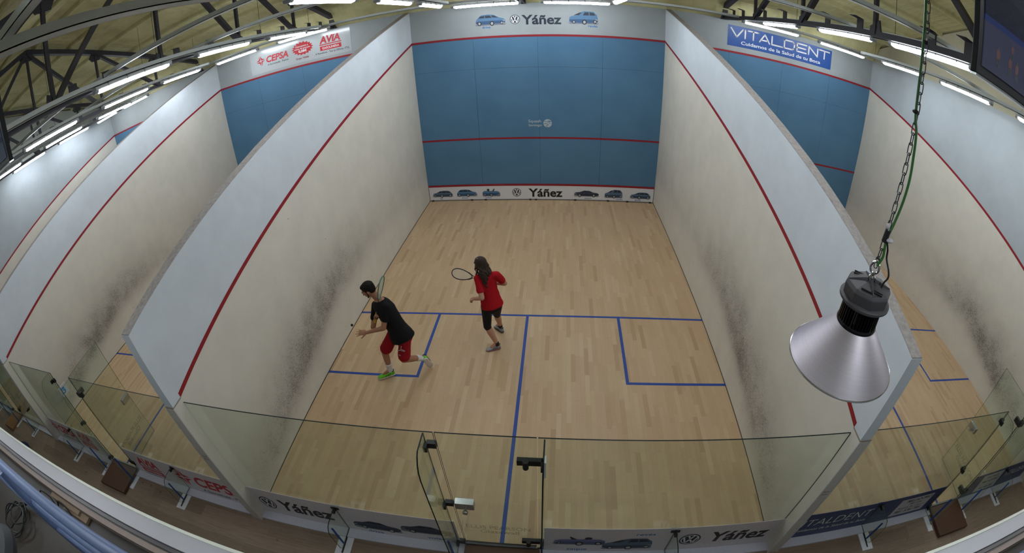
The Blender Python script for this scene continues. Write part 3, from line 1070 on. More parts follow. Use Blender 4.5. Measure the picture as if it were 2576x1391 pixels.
cepsa(pl, -8.11, 4.99, 1.0, av)
avia(pl, -5.87, 4.89, 1.0, av)
lettering(pl, [('A Ramallosa - Teo (a 300mts. ITV)', -6.04, 4.80, 1.06, .055)], M_NAVYINK, av)
mb = MB()
pts = []
for i in range(36):
    r = 1.0 if i % 2 == 0 else .80
    a = 2*pi*i/36
    pts.append((-6.44+.37*r*cos(a), 5.12+.215*r*sin(a)))
vs = [pl.p(-6.44, 5.12)]+[pl.p(x, y) for x, y in pts]
mb.add(vs, [(0, 1+i, 1+(i+1) % 36) for i in range(36)])
mb.build('starburst', M_REDINK, av)
lettering(pl, [('Descuentos a', -6.66, 5.17, .42, .05, dict(k=1)), ('socios del gimnasio', -6.71, 5.10, .53, .045, dict(k=1)), ('0,08€', -6.58, 5.00, .28, .075, dict(k=1, bold=.03))], M_WHITEINK, av)
lettering(pl, [('Grupo Valdés', -6.70, 4.80, .44, .06, dict(bold=.02))], flat('dark red ink', (140, 36, 44), .5), av)

# ------------------------------------------------------------------ glass back walls
GY0, GY1 = -.012, 0.0
def pane(mb, x0, x1, y0, y1, z0, z1):
    """a slab whose broad faces are glass and whose rim is dark"""
    v = [(x0, y0, z0), (x1, y0, z0), (x1, y1, z0), (x0, y1, z0), (x0, y0, z1), (x1, y0, z1), (x1, y1, z1), (x0, y1, z1)]
    o = len(mb.v)
    wide_x = (x1-x0) > (y1-y0)
    fs = [(0, 3, 2, 1), (4, 5, 6, 7), (0, 1, 5, 4), (1, 2, 6, 5), (2, 3, 7, 6), (3, 0, 4, 7)]
    glass = {2, 4} if wide_x else {3, 5}
    for i, f in enumerate(fs):
        mb.cur = 0 if i in glass else 1
        mb.add([v[j] for j in f], [(0, 1, 2, 3)])
    mb.cur = 0

def glass_build(mb, name, parent=None):
    me_o = mb.build(name, [M_GLASS, M_EDGE], parent)
    return me_o

def poly_pane(mb, x, pts, th=.012):
    """a fin: outline in (y, z) at x, extruded th"""
    n = len(pts)
    a = [(x, y, z) for y, z in pts]; b = [(x+th, y, z) for y, z in pts]
    mb.cur = 0
    mb.add(a, [tuple(range(n))]); mb.add(b, [tuple(range(n))])
    for i in range(n):
        j = (i+1) % n
        mb.cur = 1
        mb.add([a[i], a[j], b[j], b[i]], [(0, 1, 2, 3)])
    mb.cur = 0

def glass_wall(key, side, x0, x1, label):
    t = empty('glass_partition', ((x0+x1)/2, -.006, HZ), label, 'glass wall')
    mb = MB(); pane(mb, x0, x1, GY0, GY1, -.05, GT)
    glass_build(mb, 'pane', t)
    MB().box(x0, x1, -.135, .004, HZ, -.052).build('floor_profile', flat('white sill profile', (204, 204, 216), .25), t)
    return t

def clamp(mb, x, z, s=1, w=.084):
    """black patch fitting that grips the pane and the fin"""
    mb.box(min(x, x+s*w), max(x, x+s*w), -.030, .016, z-.032, z+.032)
    mb.box(x-.016, x+.016, -.075, -.012, z-.032, z+.032)

def small_fin(x, par):
    mb = MB()
    pts = [(-.018, -.05), (-.30, -.05), (-.33, .0), (-.33, .34), (-.325, .39), (-.30, .44), (-.27, .47), (-.22, .485), (-.018, .49)]
    poly_pane(mb, x-.006, pts)
    t = glass_build(mb, 'low_fin', par)
    MB().box(x-.10, x+.10, -.40, -.137, HZ, HZ+.012).build('base_plate', M_WHITE, t)
    MB().box(x-.010, x+.010, -.36, -.14, HZ+.012, HZ+.02).build('gasket', M_BLACK, t)
    mb = MB(); mb.box(x-.05, x+.05, -.028, .016, .44, .48); mb.box(x-.016, x+.016, -.085, -.012, .44, .475)
    mb.build('clamp', M_BLACK, t)
    for s in (-1, 1):
        a, b = sorted((x+s*.0065, x+s*.0085))
        MB().box(a, b, -.25, -.232, -.04, .37).build('blue_tape', M_LINE, t)
    return t

def door_fin(x, par, out=-1):
    mb = MB()
    pts = [(-.018, -.05), (-.31, -.05), (-.31, 1.80), (-.30, 1.90), (-.275, 1.97), (-.235, 2.03), (-.20, GT), (-.018, GT)]
    poly_pane(mb, x-.006, pts)
    t = glass_build(mb, 'tall_fin', par)
    a, b = sorted((x-out*.03, x+out*.09))
    MB().box(a, b, -.40, -.137, HZ, HZ+.012).build('base_plate', M_WHITE, t)
    for s in (-1, 1):
        a, b = sorted((x+s*.0065, x+s*.0085))
        MB().box(a, b, -.25, -.228, -.04, .52).build('blue_tape', M_LINE, t)
    return t

def hinge_bar(parent, x0, x1, z, y=-.006):
    """black patch hinge with a barrel, between fin and door"""
    mb = MB()
    mb.box(x0, x1, y-.024, y+.020, z-.034, z+.034)
    mb.tube([(x0+.075, y-.036, z-.05), (x0+.075, y-.036, z+.05)], .026, 12)
    mb.box(x1-.02, x1+.02, y-.085, y+.02, z-.034, z+.034)
    return mb.build('hinge', M_BLACK, parent, bevel=.004)

def lock_box(parent, M):
    """chrome lock case with a round knob, placed by matrix M (local x along the door, y out)"""
    mb = MB()
    mb.box(0, .20, -.035, .03, -.055, .055)
    o = mb.mesh('lock_case', M_CHROME)
    return o

def glass_door(key, hx, width, openang, label):
    """hinge line at x=hx; closed door runs towards -x; opens into the court"""
    d = empty('glass_door', (hx, -.006, 0), label, 'door')
    d.rotation_euler = (0, 0, openang)
    def add(mb, name, mat, bevel=0):
        me = mb.mesh(name, mat)
        o = bpy.data.objects.new(name, me); COL.objects.link(o); o.parent = d
        if bevel:
            m = o.modifiers.new('bevel', 'BEVEL'); m.width = bevel; m.segments = 2
        return o
    mb = MB(); pane(mb, -width, 0, -.006, .006, .03, GT)
    add(mb, 'pane', [M_GLASS, M_EDGE])
    mb = MB()
    mb.box(-width+.012, -width+.20, -.036, .036, .875, .985)
    lk = add(mb, 'lock', flat('satin lock case', (196, 198, 202), .25, .9), .004)
    mb = MB()
    M = Matrix.Translation((-width+.12, -.036, .90)) @ Matrix.Rotation(R(90), 4, 'X')
    mb.lathe([(.010, 0), (.010, .022), (.024, .030), (.028, .045), (.024, .058), (.0001, .064)], 16, M)
    kn = add(mb, 'knob', M_CHROME); kn.parent = lk
    pl = Plane2D((0, -.006, 0), (1, 0, 0), (0, 0, 1))
    mb = MB()
    text2(mb, pl, 'ELLIS PEARSON', -width+.06, .42, .68, .075, bold=.02)
    text2(mb, pl, 'Glasswall', -width+.20, .32, .42, .075, bold=.02)
    add(mb, 'etched_lettering', M_GREENINK)
    mb = MB()
    for i in range(40):
        x = -width+.01+i*(width-.02)/40
        mb.box(x, x+.006, -.004, .004, .0, .032)
    mb.box(-width+.01, -.01, -.008, .008, .024, .034)
    if key == 'c':
        add(mb, 'brush_seal', M_BLACK)
    return d

LAB = {'c': 'players court', 'l': 'petrol sign court', 'r': 'dental sign court', 'll': 'court by the grey end wall'}
DOORS = {'c': (-.408, .40, 0.0), 'l': (-7.045, -6.24, R(-86)), 'r': (6.34, 7.12, R(-92)), 'll': (-13.52, -12.72, R(-80))}
for key in ('c', 'l', 'r', 'll'):
    cx = CEN[key]
    a, b, ang = DOORS[key]
    nm = LAB[key]
    gl = glass_wall(key, 'L', cx-3.2, a-.012, 'glass back wall of the %s, lock side of its door' % nm)
    gr = glass_wall(key, 'R', b+.012, cx+3.2, 'glass back wall of the %s, hinge side of its door' % nm)
    small_fin(cx-1.89 if key != 'r' else 4.80, gl)
    small_fin(cx+1.87 if key != 'l' else -4.76, gr)
    f1 = door_fin(a-.088, gl, -1)
    f2 = door_fin(b+.062, gr, 1)
    for z in (1.90, .93, .02):
        mb = MB(); clamp(mb, a-.088, z)
        mb.build('clamp', M_BLACK, f1, bevel=.003)
    # hinges sit on the right-hand fin; with the door open only their fin halves stay at the glass
    if key == 'c':
        for z in (1.735, .16):
            hinge_bar(f2, .235, .455, z)
        MB().box(.452, .478, -.10, -.03, 1.64, 1.86).build('strike_block', M_GRAYP, f2)
        d = glass_door(key, b, b-a, 0.0, 'closed frameless glass door of the players court with chrome lock')
    else:
        for z in (1.735, .16):
            mb = MB()
            mb.box(b-.012, b+.14, -.036, .022, z-.045, z+.045)
            mb.box(b-.05, b+.02, -.03, .02, z-.03, z+.03)
            mb.build('hinge', M_BLACK, f2, bevel=.003)
        d = glass_door(key, b, b-a, ang, 'frameless glass door of the %s standing open into the court' % nm)
        for z in (1.735, .16):
            mb = MB(); mb.box(-.11, -.005, -.03, .03, z-.04, z+.04)
            me = mb.mesh('hinge', M_BLACK); ho = bpy.data.objects.new('hinge', me); COL.objects.link(ho); ho.parent = d
    struct(MB().box(a-.005, b+.005, -.028, -.001, HZ, .001).build('trim_%d' % (4+'clr'.find(key) if key in ('c', 'l', 'r') and len(key) == 1 else 7), flat('steel threshold', (140, 142, 144), .35, .6)))
    w = tag(MB().box(a-.005, b+.03, -.555, -.03, HZ, -.012).build('door_step', flat('dark brown step wood' if key != 'll' else 'light brown step wood', (84, 54, 38) if key != 'll' else (140, 98, 58), .5), bevel=.006),
            '%s wooden step before the %s door' % ('dark brown' if key != 'll' else 'light brown', nm), 'step')

# printed sheets along the foot of the glass walls
def banner(x0, x1, label, mat, z1=.53):
    t = empty('banner', ((x0+x1)/2, -.014, -.05), label, 'banner')
    MB().box(x0+.004, x1-.004, -.0165, -.0125, -.048, z1).build('sheet', mat, t)
    return t, Plane2D((0, -.0165, 0), (1, 0, 0), (0, 0, 1), .001)
M_SHEET = flat('white banner sheet', (222, 216, 222), .45)
M_NAVYS = flat('navy banner sheet', (52, 66, 112), .45)
a, b, _ = DOORS['c']
t, pl = banner(-3.2, a-.06, 'white banner low on the glass with dealer name and two dark saloon cars', M_SHEET)
round_emblem(pl, -3.0, .215, .13, .14, t)
lettering(pl, [('Yáñez', -2.80, .115, .80, .24, dict(bold=.028, shear=.1))], M_BLACKINK, t)
car_print(pl, 'sedan', -1.76, .05, .60, .26, True, DARKCAR, t)
car_print(pl, 'sedan', -1.14, .13, .62, .25, True, DARKCAR, t, k=0)
lettering(pl, [('drive', -1.61, -.035, .20, .06), ('volea', -.86, .005, .22, .055)], M_BLUEINK, t)
t, pl = banner(b+.07, 3.2, 'white banner low on the glass with an open-top car and dealer name', M_SHEET)
car_print(pl, 'cabrio', .58, .13, .56, .24, True, ((120, 126, 176), (90, 96, 146)), t)
car_print(pl, 'suv', 1.12, .02, .56, .28, False, GREYCAR, t)
round_emblem(pl, 2.10, .225, .125, .135, t)
lettering(pl, [('Yáñez', 2.34, .13, .76, .24, dict(bold=.028, shear=.1))], M_BLACKINK, t)
lettering(pl, [('saque', .73, -.02, .23, .06), ('revés', 1.46, .37, .21, .055)], M_BLUEINK, t)
a, b, _ = DOORS['l']
t, pl = banner(b+.07, -3.2-TH, 'white banner with red petrol logos on the hinge side of the open door', M_SHEET)
avia(pl, -5.90, .02, .92, t)
lettering(pl, [('A Ramallosa - Teo', -5.90, -.04, .66, .04)], M_NAVYINK, t)
cepsa(pl, -4.86, .14, 1.25, t)
t, pl = banner(CEN['l']-3.2, a-.06, 'white banner with red petrol logos on the side away from the door hinges', M_SHEET)
cepsa(pl, -9.72, .18, 1.15, t)
avia(pl, -8.22, .05, 1.0, t)
a, b, _ = DOORS['r']
t, pl = banner(3.2+TH, a-.06, 'navy banner with dental name and a pale phone number plate beside the post', M_NAVYS)
mb = MB()
text2(mb, pl, 'VITALDENT', 3.40, .23, 1.34, .17, bold=-.012, shear=.1)
text2(mb, pl, 'Cuidamos de la Salud de tu Boca', 3.52, .10, 1.22, .06, bold=.005, shear=.1)
mb.build('lettering', M_WHITEINK, t)
mb = MB(); poly2(mb, pl, [(5.28, .02), (6.05, .02), (6.05, .44), (5.28, .44)], 0)
mb.build('white_plate', flat('pale plate', (206, 204, 212), .5), t)
lettering(pl, [('MILLADOIRO', 5.44, .345, .58, .06, dict(k=1, bold=.02, shear=.15)), ('981 536', 5.56, .265, .28, .045, dict(k=1, shear=.15)), ('Rosalía de Castro', 5.36, .18, .62, .045, dict(k=1, bold=0, shear=.15)), ('981 536 785', 5.36, .075, .60, .065, dict(k=1, bold=.02, shear=.15))], M_NAVYINK, t)
t, pl = banner(b+.07, CEN['r']+3.2, 'navy banner with a slanted pale plate on the hinge side of the open door', M_NAVYS)
mb = MB()
poly2(mb, pl, [(7.62, .0), (8.42, .0), (8.32, .48), (7.52, .48)], 0)
mb.build('white_plate', flat('pale plate', (206, 204, 212), .5), t)
lettering(pl, [('SANTIAGO', 7.72, .36, .46, .055, dict(k=1, bold=.02)), ('MILLADOIRO', 7.68, .25, .60, .055, dict(k=1, bold=.02)), ('981 536 785', 7.76, .06, .50, .055, dict(k=1, bold=.02))], M_NAVYINK, t)
lettering(pl, [('VITALDENT', 8.55, .22, 1.0, .16, dict(bold=-.01, shear=.1))], M_WHITEINK, t)

# court number card fixed to the left court's door fin
t = empty('number_card', (-7.13, .06, 1.53), 'small white card with a blue number three on the glass', 'card')
MB().box(-7.135, -7.13, -.03, .155, 1.53, 1.72).build('card', flat('card white', (205, 208, 212), .5), t)
MB().box(-7.137, -7.128, -.03, .155, 1.716, 1.722).build('card_rim', M_WHITEINK, t)
pl = Plane2D((-7.13, 0, 0), (0, 1, 0), (0, 0, 1))
lettering(pl, [('3', .02, 1.57, .075, .11, dict(bold=.03))], flat('bright blue ink', (40, 140, 220), .5), t)

# a dark blue bag on the hallway floor
bg = MB()
bg.ball((-11.05, -.86, HZ+.12), .36, .2, .13)
tag(bg.build('sports_bag', flat('dark blue cloth', (24, 34, 84), .8), smooth=True), 'dark blue bag lying on the hallway floor behind the white gallery edge', 'bag')

# ------------------------------------------------------------------ gallery railing
t = empty('railing', (0, -1.985, 3.08), 'pale blue pipe railing along the edge of the gallery', 'railing')
M_RAIL = flat('pale blue enamel', (94, 112, 154), .42, 0, .5, .015)
def rail(y, z, r):
    MB().tube([(XL+.1+i*(XR-XL-.2)/40, y, z) for i in range(41)], r, 14).build('rail', M_RAIL, t, smooth=True)
rail(-2.000, 4.02, .020); rail(-2.011, 3.80, .014); rail(-2.021, 3.62, .014)
for x in (-1.46, -4.4, -7.4, -10.4, -13.4, 2.9, 5.9, 8.9):
    MB().tube([(x, -2.02, 3.08), (x, -2.02, 4.0)], .018, 10).build('post', M_RAIL, t, smooth=True)

def cable(pts, r, mat, n=8, steps=8):
    """smooth tube through control points"""
    P = [Vector(p) for p in pts]
    P = [P[0]*2-P[1]]+P+[P[-1]*2-P[-2]]
    out = []
    for i in range(1, len(P)-2):
        for k in range(steps):
            u = k/steps
            out.append(.5*((2*P[i])+(P[i+1]-P[i-1])*u+(2*P[i-1]-5*P[i]+4*P[i+1]-P[i+2])*u*u+(3*P[i]-P[i-1]-3*P[i+1]+P[i+2])*u**3))
    out.append(P[-2])
    return MB().tube(out, r, n)
rn = random.Random(4)
mb = MB()
cx, cy = -2.96, -2.15
for lp in range(5):
    ox, oy = rn.uniform(-.06, .06), rn.uniform(-.05, .05)
    pts = []
    for i in range(13):
        a = 2*pi*i/12+lp
        pts.append((cx+ox+(.16+.05*sin(lp*2))*cos(a), cy+oy+(.12+.03*cos(lp))*sin(a), 3.09+.012*lp+.03*abs(sin(a*1.5+lp))))
    c = cable(pts, .006, M_BLACK, 6, 4)
    mb.add(c.v, c.f)
c = cable([(cx, cy+.1, 3.12), (cx+.18, cy+.16, 3.16), (cx+.36, cy+.22, 3.13), (cx+.55, cy+.24, 3.11)], .013, M_BLACK, 8)
mb.add(c.v, c.f)
tag(mb.build('cable_coil', M_BLACK, smooth=True), 'tangled coil of black cable on the gallery floor behind the blue rail', 'cable')
mb = cable([(x-1.2, y, z) for x, y, z in ((-1.55, -1.90, 3.09), (-1.50, -1.86, 3.17), (-1.36, -1.85, 3.15), (-1.25, -1.88, 3.10), (-1.2, -1.84, 3.16), (-1.05, -1.85, 3.14), (-.95, -1.90, 3.09))], .006, M_BLACK, 6)
tag(mb.build('loose_cable', M_BLACK, smooth=True), 'loose black cable lying between the blue rail and the gallery edge', 'cable')
mb = MB(); mb.box(-2.62, -2.15, -1.835, -1.802, 3.085, 3.12); mb.box(-2.40, -2.05, -1.85, -1.802, 3.08, 3.10)
tag(mb.build('timber_batten', flat('pale batten', (150, 128, 104), .7)), 'pale broken batten along the inner side of the gallery edge', 'batten')
# dark padded stool at the corner of the picture
t = empty('stool', (-1.68, -2.43, 3.08), 'dark round stool on the gallery floor beside the coiled cable', 'stool')
MB().lathe([(.001, 3.70), (.20, 3.70), (.225, 3.72), (.23, 3.75), (.20, 3.785), (.001, 3.79)], 36, Matrix.Translation((-1.68, -2.43, 0))).build('seat', flat('dark grey vinyl', (36, 38, 44), .5), t, smooth=True)
MB().lathe([(.03, 3.12), (.03, 3.70)], 16, Matrix.Translation((-1.68, -2.43, 0))).build('pole', M_BLACK, t, smooth=True)
MB().lathe([(.001, 3.08), (.20, 3.08), (.20, 3.10), (.04, 3.13), (.001, 3.13)], 36, Matrix.Translation((-1.68, -2.43, 0))).build('base', M_BLACK, t, smooth=True)

# ------------------------------------------------------------------ television screens hung from the roof
def tv(x0, z0, y, w, h, label, picture, px=.5):
    t = empty('television', (x0+w/2, y, z0), label, 'television')
    mb = MB(); mb.box(x0, x0+w, y, y+.022, z0, z0+h)
    mb.box(x0+.12, x0+w-.12, y+.022, y+.075, z0+.08, z0+h-.08)
    mb.build('case', flat('matte black case', (12, 12, 15), .6, 0, .25), t, bevel=.004)
    MB().box(x0, x0+w, y-.002, y+.022, z0-.005, z0).build('bottom_trim', M_CHROME, t)
    b = .018
    mb = MB()
    mb.box(x0+b, x0+w-b, y-.003, y+.001, z0+b*1.4, z0+h-b)
    m = NT('tv glass '+label[:5])
    p, x = m.pos()
    # a dim broadcast picture: pale pitch below, dark stands above with a blue board between them
    u = m.math('DIVIDE', m.math('SUBTRACT', x[0], x0), w)
    v = m.math('DIVIDE', m.math('SUBTRACT', x[2], z0), h)
    if picture:
        edge = m.math('SUBTRACT', v, m.math('MULTIPLY_ADD', u, .05, .26))
        col = m.mix(m.math('GREATER_THAN', edge, 0.0), (.020, .022, .040, 1), (.003, .004, .008, 1))
        band = m.math('MULTIPLY', m.math('GREATER_THAN', edge, -.012), m.math('LESS_THAN', edge, .016))
        col = m.mix(band, col, (.006, .014, .06, 1))
        st = m.noise(p, 60, 2)
        col = m.mix(m.math('MULTIPLY', m.math('GREATER_THAN', edge, .02), m.ramp(st, [(.55, 0.0), (.7, .8)])), col, (.008, .010, .020, 1))
    else:
        col = m.ramp(v, [(0, (.010, .018, .030, 1)), (1, (.008, .010, .018, 1))])
    m.base((.01, .01, .015, 1), .05, 0, .5)
    m.l(col, m.b.inputs['Emission Color'])
    m.b.inputs['Emission Strength'].default_value = 1.0
    mb.build('screen', m.m, t)
    if picture:
        pl = Plane2D((x0, y-.003, z0), (1, 0, 0), (0, 0, 1), .0006)
        mo = emit('tv figure orange', (.040, .008, .009), 1.0); md = emit('tv figure dark', (.006, .005, .010), 1.0)
        mb = MB()
        for X, Z, k in ((.085, .047, .045), (.152, .095, .034), (.145, .047, .045), (.181, .045, .045), (.231, .050, .038), (.29, .052, .045), (.38, .060, .040), (.44, .10, .034), (.55, .05, .045)):
            mb.cur = 0
            poly2(mb, pl, [(X-.15*k, Z+.42*k), (X+.15*k, Z+.42*k), (X+.20*k, Z+.70*k), (X+.17*k, Z+.97*k), (X-.17*k, Z+.97*k), (X-.20*k, Z+.70*k)])
            mb.cur = 1
            stroke2(mb, pl, [(X-.1*k, Z), (X-.08*k, Z+.45*k)], .13*k, 0, False)
            stroke2(mb, pl, [(X+.12*k, Z), (X+.08*k, Z+.45*k)], .13*k, 0, False)
            disc2(mb, pl, X, Z+1.08*k, .11*k, .13*k, 0, 10)
        mb.build('picture_figures', [mo, md], t)
    mb = MB()
    mb.tube([(x0+w*px, y+.09, z0+h*.6), (x0+w*px, y+.09, roofz(y)-.002)], .02, 10)
    mb.box(x0+w*px-.1, x0+w*px+.1, y+.076, y+.10, z0+h*.3, z0+h*.7)
    mb.build('ceiling_bracket', M_STEEL, t)
    return t
tv(1.448, 4.912, -1.32, 1.05, .575, 'black television showing a ball game in orange shirts', True)
tv(-1.37-1.05, 4.905, -1.32, 1.05, .585, 'black television with a dim screen and a lamp mirrored in it', False, .25)

# ------------------------------------------------------------------ high bay lamp on its chain
LX, LY = 1.62, -.95
t = empty('pendant_lamp', (LX, LY, 3.77), 'big aluminium cone lamp with black ribbed housing hanging from a chain', 'lamp')
az = math.atan2(LX-.5267, LY+2.0756)           # direction camera -> lamp
ax = Vector((sin(az), cos(az), 0))
TM = Matrix.Translation((LX, LY, 4.19)) @ Matrix.Rotation(R(-3), 4, ax) @ Matrix.Rotation(R(4), 4, Vector((cos(az), -sin(az), 0))) @ Matrix.Translation((-LX, -LY, -4.19))
def lb(mb, name, mat, smooth=True, bevel=0):
    for i, v in enumerate(mb.v):
        mb.v[i] = tuple(TM @ Vector(v))
    return mb.build(name, mat, t, smooth=smooth, bevel=bevel)
AX = Matrix.Translation((0, 0, 0))
O = Matrix.Translation((LX, LY, 0))
lb(MB().lathe([(.080, 3.955), (.228, 3.775), (.231, 3.772), (.231, 3.768), (.225, 3.768), (.222, 3.772), (.077, 3.951)], 72, O), 'reflector', M_ALU)
mb = MB(); mb.tube([(LX+.230*cos(2*pi*i/72), LY+.230*sin(2*pi*i/72), 3.770) for i in range(72)], .004, 8, closed=True)
lb(mb, 'rim', M_CHROME)
M_SINK = flat('black anodised', (20, 20, 24), .12, .3)
lb(MB().lathe([(.04, 3.93), (.072, 3.93), (.083, 3.942), (.086, 3.955), (.082, 3.965), (.066, 3.968), (.066, 4.05), (.001, 4.05)], 48, O), 'collar', M_SINK)
mb = MB()
for i in range(40):
    a = 2*pi*i/40
    c, s = cos(a), sin(a)
    P = lambda r, z, o: (LX+r*c-o*s, LY+r*s+o*c, z)
    mb.hexa([P(.055, 3.962, -.0022), P(.082, 3.962, -.0022), P(.082, 3.962, .0022), P(.055, 3.962, .0022), P(.055, 4.05, -.0022), P(.080, 4.05, -.0022), P(.080, 4.05, .0022), P(.055, 4.05, .0022)])
lb(mb, 'heat_sink', M_SINK, False)
M_HOUS = flat('charcoal cast housing', (64, 62, 66), .55)
lb(MB().lathe([(.06, 4.046), (.098, 4.046), (.104, 4.052), (.104, 4.060), (.096, 4.066), (.001, 4.066)], 48, O), 'flange', M_HOUS)
mb = MB()
def oct_(r, z, k=.9):
    return [(LX+r*cos(pi/4*i+az+.39)*(1 if i % 2 else 1), LY+r*sin(pi/4*i+az+.39), z) for i in range(8)]
rings = [(.094, 4.062), (.096, 4.105), (.088, 4.118), (.030, 4.132)]
vs = []; fs = []
for r, z in rings:
    vs += oct_(r, z)
for i in range(len(rings)-1):
    for k in range(8):
        l = (k+1) % 8
        fs.append((i*8+k, i*8+l, i*8+8+l, i*8+8+k))
fs += [tuple(range(8))[::-1], tuple(24+k for k in range(8))]
mb.add(vs, fs)
hs = lb(mb, 'driver_housing', M_HOUS, False, .003)
mb = MB()
for i in range(4):
    a = pi/2*i+az+.39
    c, s = cos(a), sin(a)
    mb.hexa([(LX+.015*c+.010*s, LY+.015*s-.010*c, 4.128), (LX+.088*c+.003*s, LY+.088*s-.003*c, 4.112), (LX+.088*c-.003*s, LY+.088*s+.003*c, 4.112), (LX+.015*c-.010*s, LY+.015*s+.010*c, 4.128),
             (LX+.015*c+.005*s, LY+.015*s-.005*c, 4.145), (LX+.086*c+.001*s, LY+.086*s-.001*c, 4.122), (LX+.086*c-.001*s, LY+.086*s+.001*c, 4.122), (LX+.015*c-.005*s, LY+.015*s+.005*c, 4.145)])
lb(mb, 'lid_ribs', M_HOUS, False)
mb = MB()
for (u, v) in ((.038, -.045), (.038, -.058), (-.05, .02), (-.05, .034), (.0, -.07)):
    dx, dy = cos(az)*u+sin(az)*v, -sin(az)*u+cos(az)*v
    ex, ey = cos(az)*.022, -sin(az)*.022
    mb.bar((LX+dx-ex, LY+dy-ey, 4.124), (LX+dx+ex, LY+dy+ey, 4.124), .005, .006)
lb(mb, 'vent_slots', M_BLACK, False)
mb = MB(); mb.lathe([(.014, 4.13), (.014, 4.15), (.008, 4.155), (.008, 4.165), (.0001, 4.166)], 12, O)
pts = [(LX+.017*cos(a)*cos(az), LY-.017*cos(a)*sin(az), 4.185+.022*sin(a)) for a in [2*pi*i/20 for i in range(20)]]
mb.tube(pts, .0048, 8, closed=True)
lb(mb, 'hook', M_CHROME)
# chain: welded long links, alternately turned
top = 5.60
mb = MB()
z = 4.205; i = 0
while z < top:
    u = (z-4.2)/(top-4.2)
    px = LX+.012*sin(u*pi)*sin(az); py = LY+.012*sin(u*pi)*cos(az)
    d = (cos(az+i*pi/2+.5), -sin(az+i*pi/2+.5))
    pts = []
    for k in range(12):
        a = 2*pi*k/12
        w = .0080*cos(a)
        h = .0135*(1 if sin(a) > .01 else -1 if sin(a) < -.01 else 0)+.0075*sin(a)
        pts.append((px+d[0]*w, py+d[1]*w, z+h))
    mb.tube(pts, .0021, 6, closed=True)
    z += .0345; i += 1
mb.build('chain', flat('zinc chain', (84, 86, 90), .35, .8), t, smooth=True)
rx, ry = cos(az), -sin(az)
def off(o, z, e=0):
    return (LX+rx*o+sin(az)*e, LY+ry*o+cos(az)*e, z)
c = cable([off(.006, 4.20, -.01), off(.014, 4.24, -.01), off(.006, 4.30, -.01), off(.014, 4.36), off(.022, 4.44), off(.024, 4.52), off(.018, 4.60), off(.010, 4.68), off(-.004, 4.74), off(-.009, 4.86), off(-.009, 5.02), off(-.008, 5.2), off(-.006, 5.4), off(-.004, top)], .0048, None, 8)
c.build('green_cable', flat('green sheath', (44, 104, 42), .45), t, smooth=True)
c = cable([off(.006, 4.305, -.012), off(.022, 4.27, -.01), off(.030, 4.235), off(.052, 4.20), off(.060, 4.175), off(.052, 4.15), off(.050, 4.125)], .0036, None, 8)
c.build('black_lead', M_BLACK, t, smooth=True)
mb = MB()
mb.tube([off(.0, 4.29, -.012), off(.002, 4.335, -.012)], .011, 8); mb.tube([off(.003, 4.22), off(.006, 4.226)], .010, 8)
mb.ball(off(-.006, 4.745), .012, .012, .008); mb.ball(off(0, 4.98), .009, .009, .007)
mb.build('cable_tie', M_BLACK, t, smooth=True)
mb = MB()
mb.ball(off(.018, 4.302, -.01), .016, .01, .008); mb.ball(off(-.004, 4.345, -.01), .010, .008, .011)
mb.build('clear_tape', flat('cloudy tape', (180, 178, 184), .3), t, smooth=True)

# ------------------------------------------------------------------ people
SKIN = flat('skin', (172, 124, 98), .55, 0, .35, .03)
SKIN2 = flat('fair skin', (196, 146, 122), .55, 0, .35, .03)

def V(*a): return Vector(a)
def frame(fwd, up):
    """orthonormal (right, forward, up) with forward kept"""
    f = Vector(fwd).normalized(); u = Vector(up); r = f.cross(u).normalized(); u = r.cross(f).normalized()
    return r, f, u

def hand(mb, wrist, direction, palm_n, thumb, curls, spread=.35, s=1.0, grip=None):
    """palm, four unequal jointed fingers and a thumb leaving the side of the palm near its base"""
    d = Vector(direction).normalized(); n = Vector(palm_n); n = (n-d*n.dot(d)).normalized()
    t = d.cross(n).normalized()
    if t.dot(Vector(thumb)) < 0: t = -t
    w = Vector(wrist)
    mb.ball(w+d*.045*s, .040*s, .052*s, .016*s, (t, d, n))
    mb.cap(w-d*.01*s, w+d*.03*s, .024*s, .026*s, 10)
    lens = [.072, .080, .074, .058]
    for i in range(4):
        o = (1.5-i)/1.5
        b = w+d*(.083-.004*abs(o-.3))*s+t*(.028*o)*s
        fd = (d+t*o*spread*.5).normalized()
        L = lens[i]*s; a = 0; p = b-fd*.012
        r = .0088*s
        for j, k in enumerate((.46, .30, .24)):
            a += curls[i]*(.8, 1.1, .8)[j]
            q = p+(fd*cos(a)+n*sin(a))*(L*k+(.012 if j == 0 else 0))
            mb.cap(p, q, r, r*.92, 8)
            p = q; r *= .92
    b = w+d*.022*s+t*.026*s
    a = .75
    td = (d*cos(a)+t*sin(a)+n*.25).normalized()
    q = b+td*.042*s
    mb.cap(b, q, .0125*s, .0105*s, 8)
    td2 = (td*.8+d*.5+n*(.3+.6*curls[0])).normalized()
    mb.cap(q, q+td2*.032*s, .0102*s, .0085*s, 8)

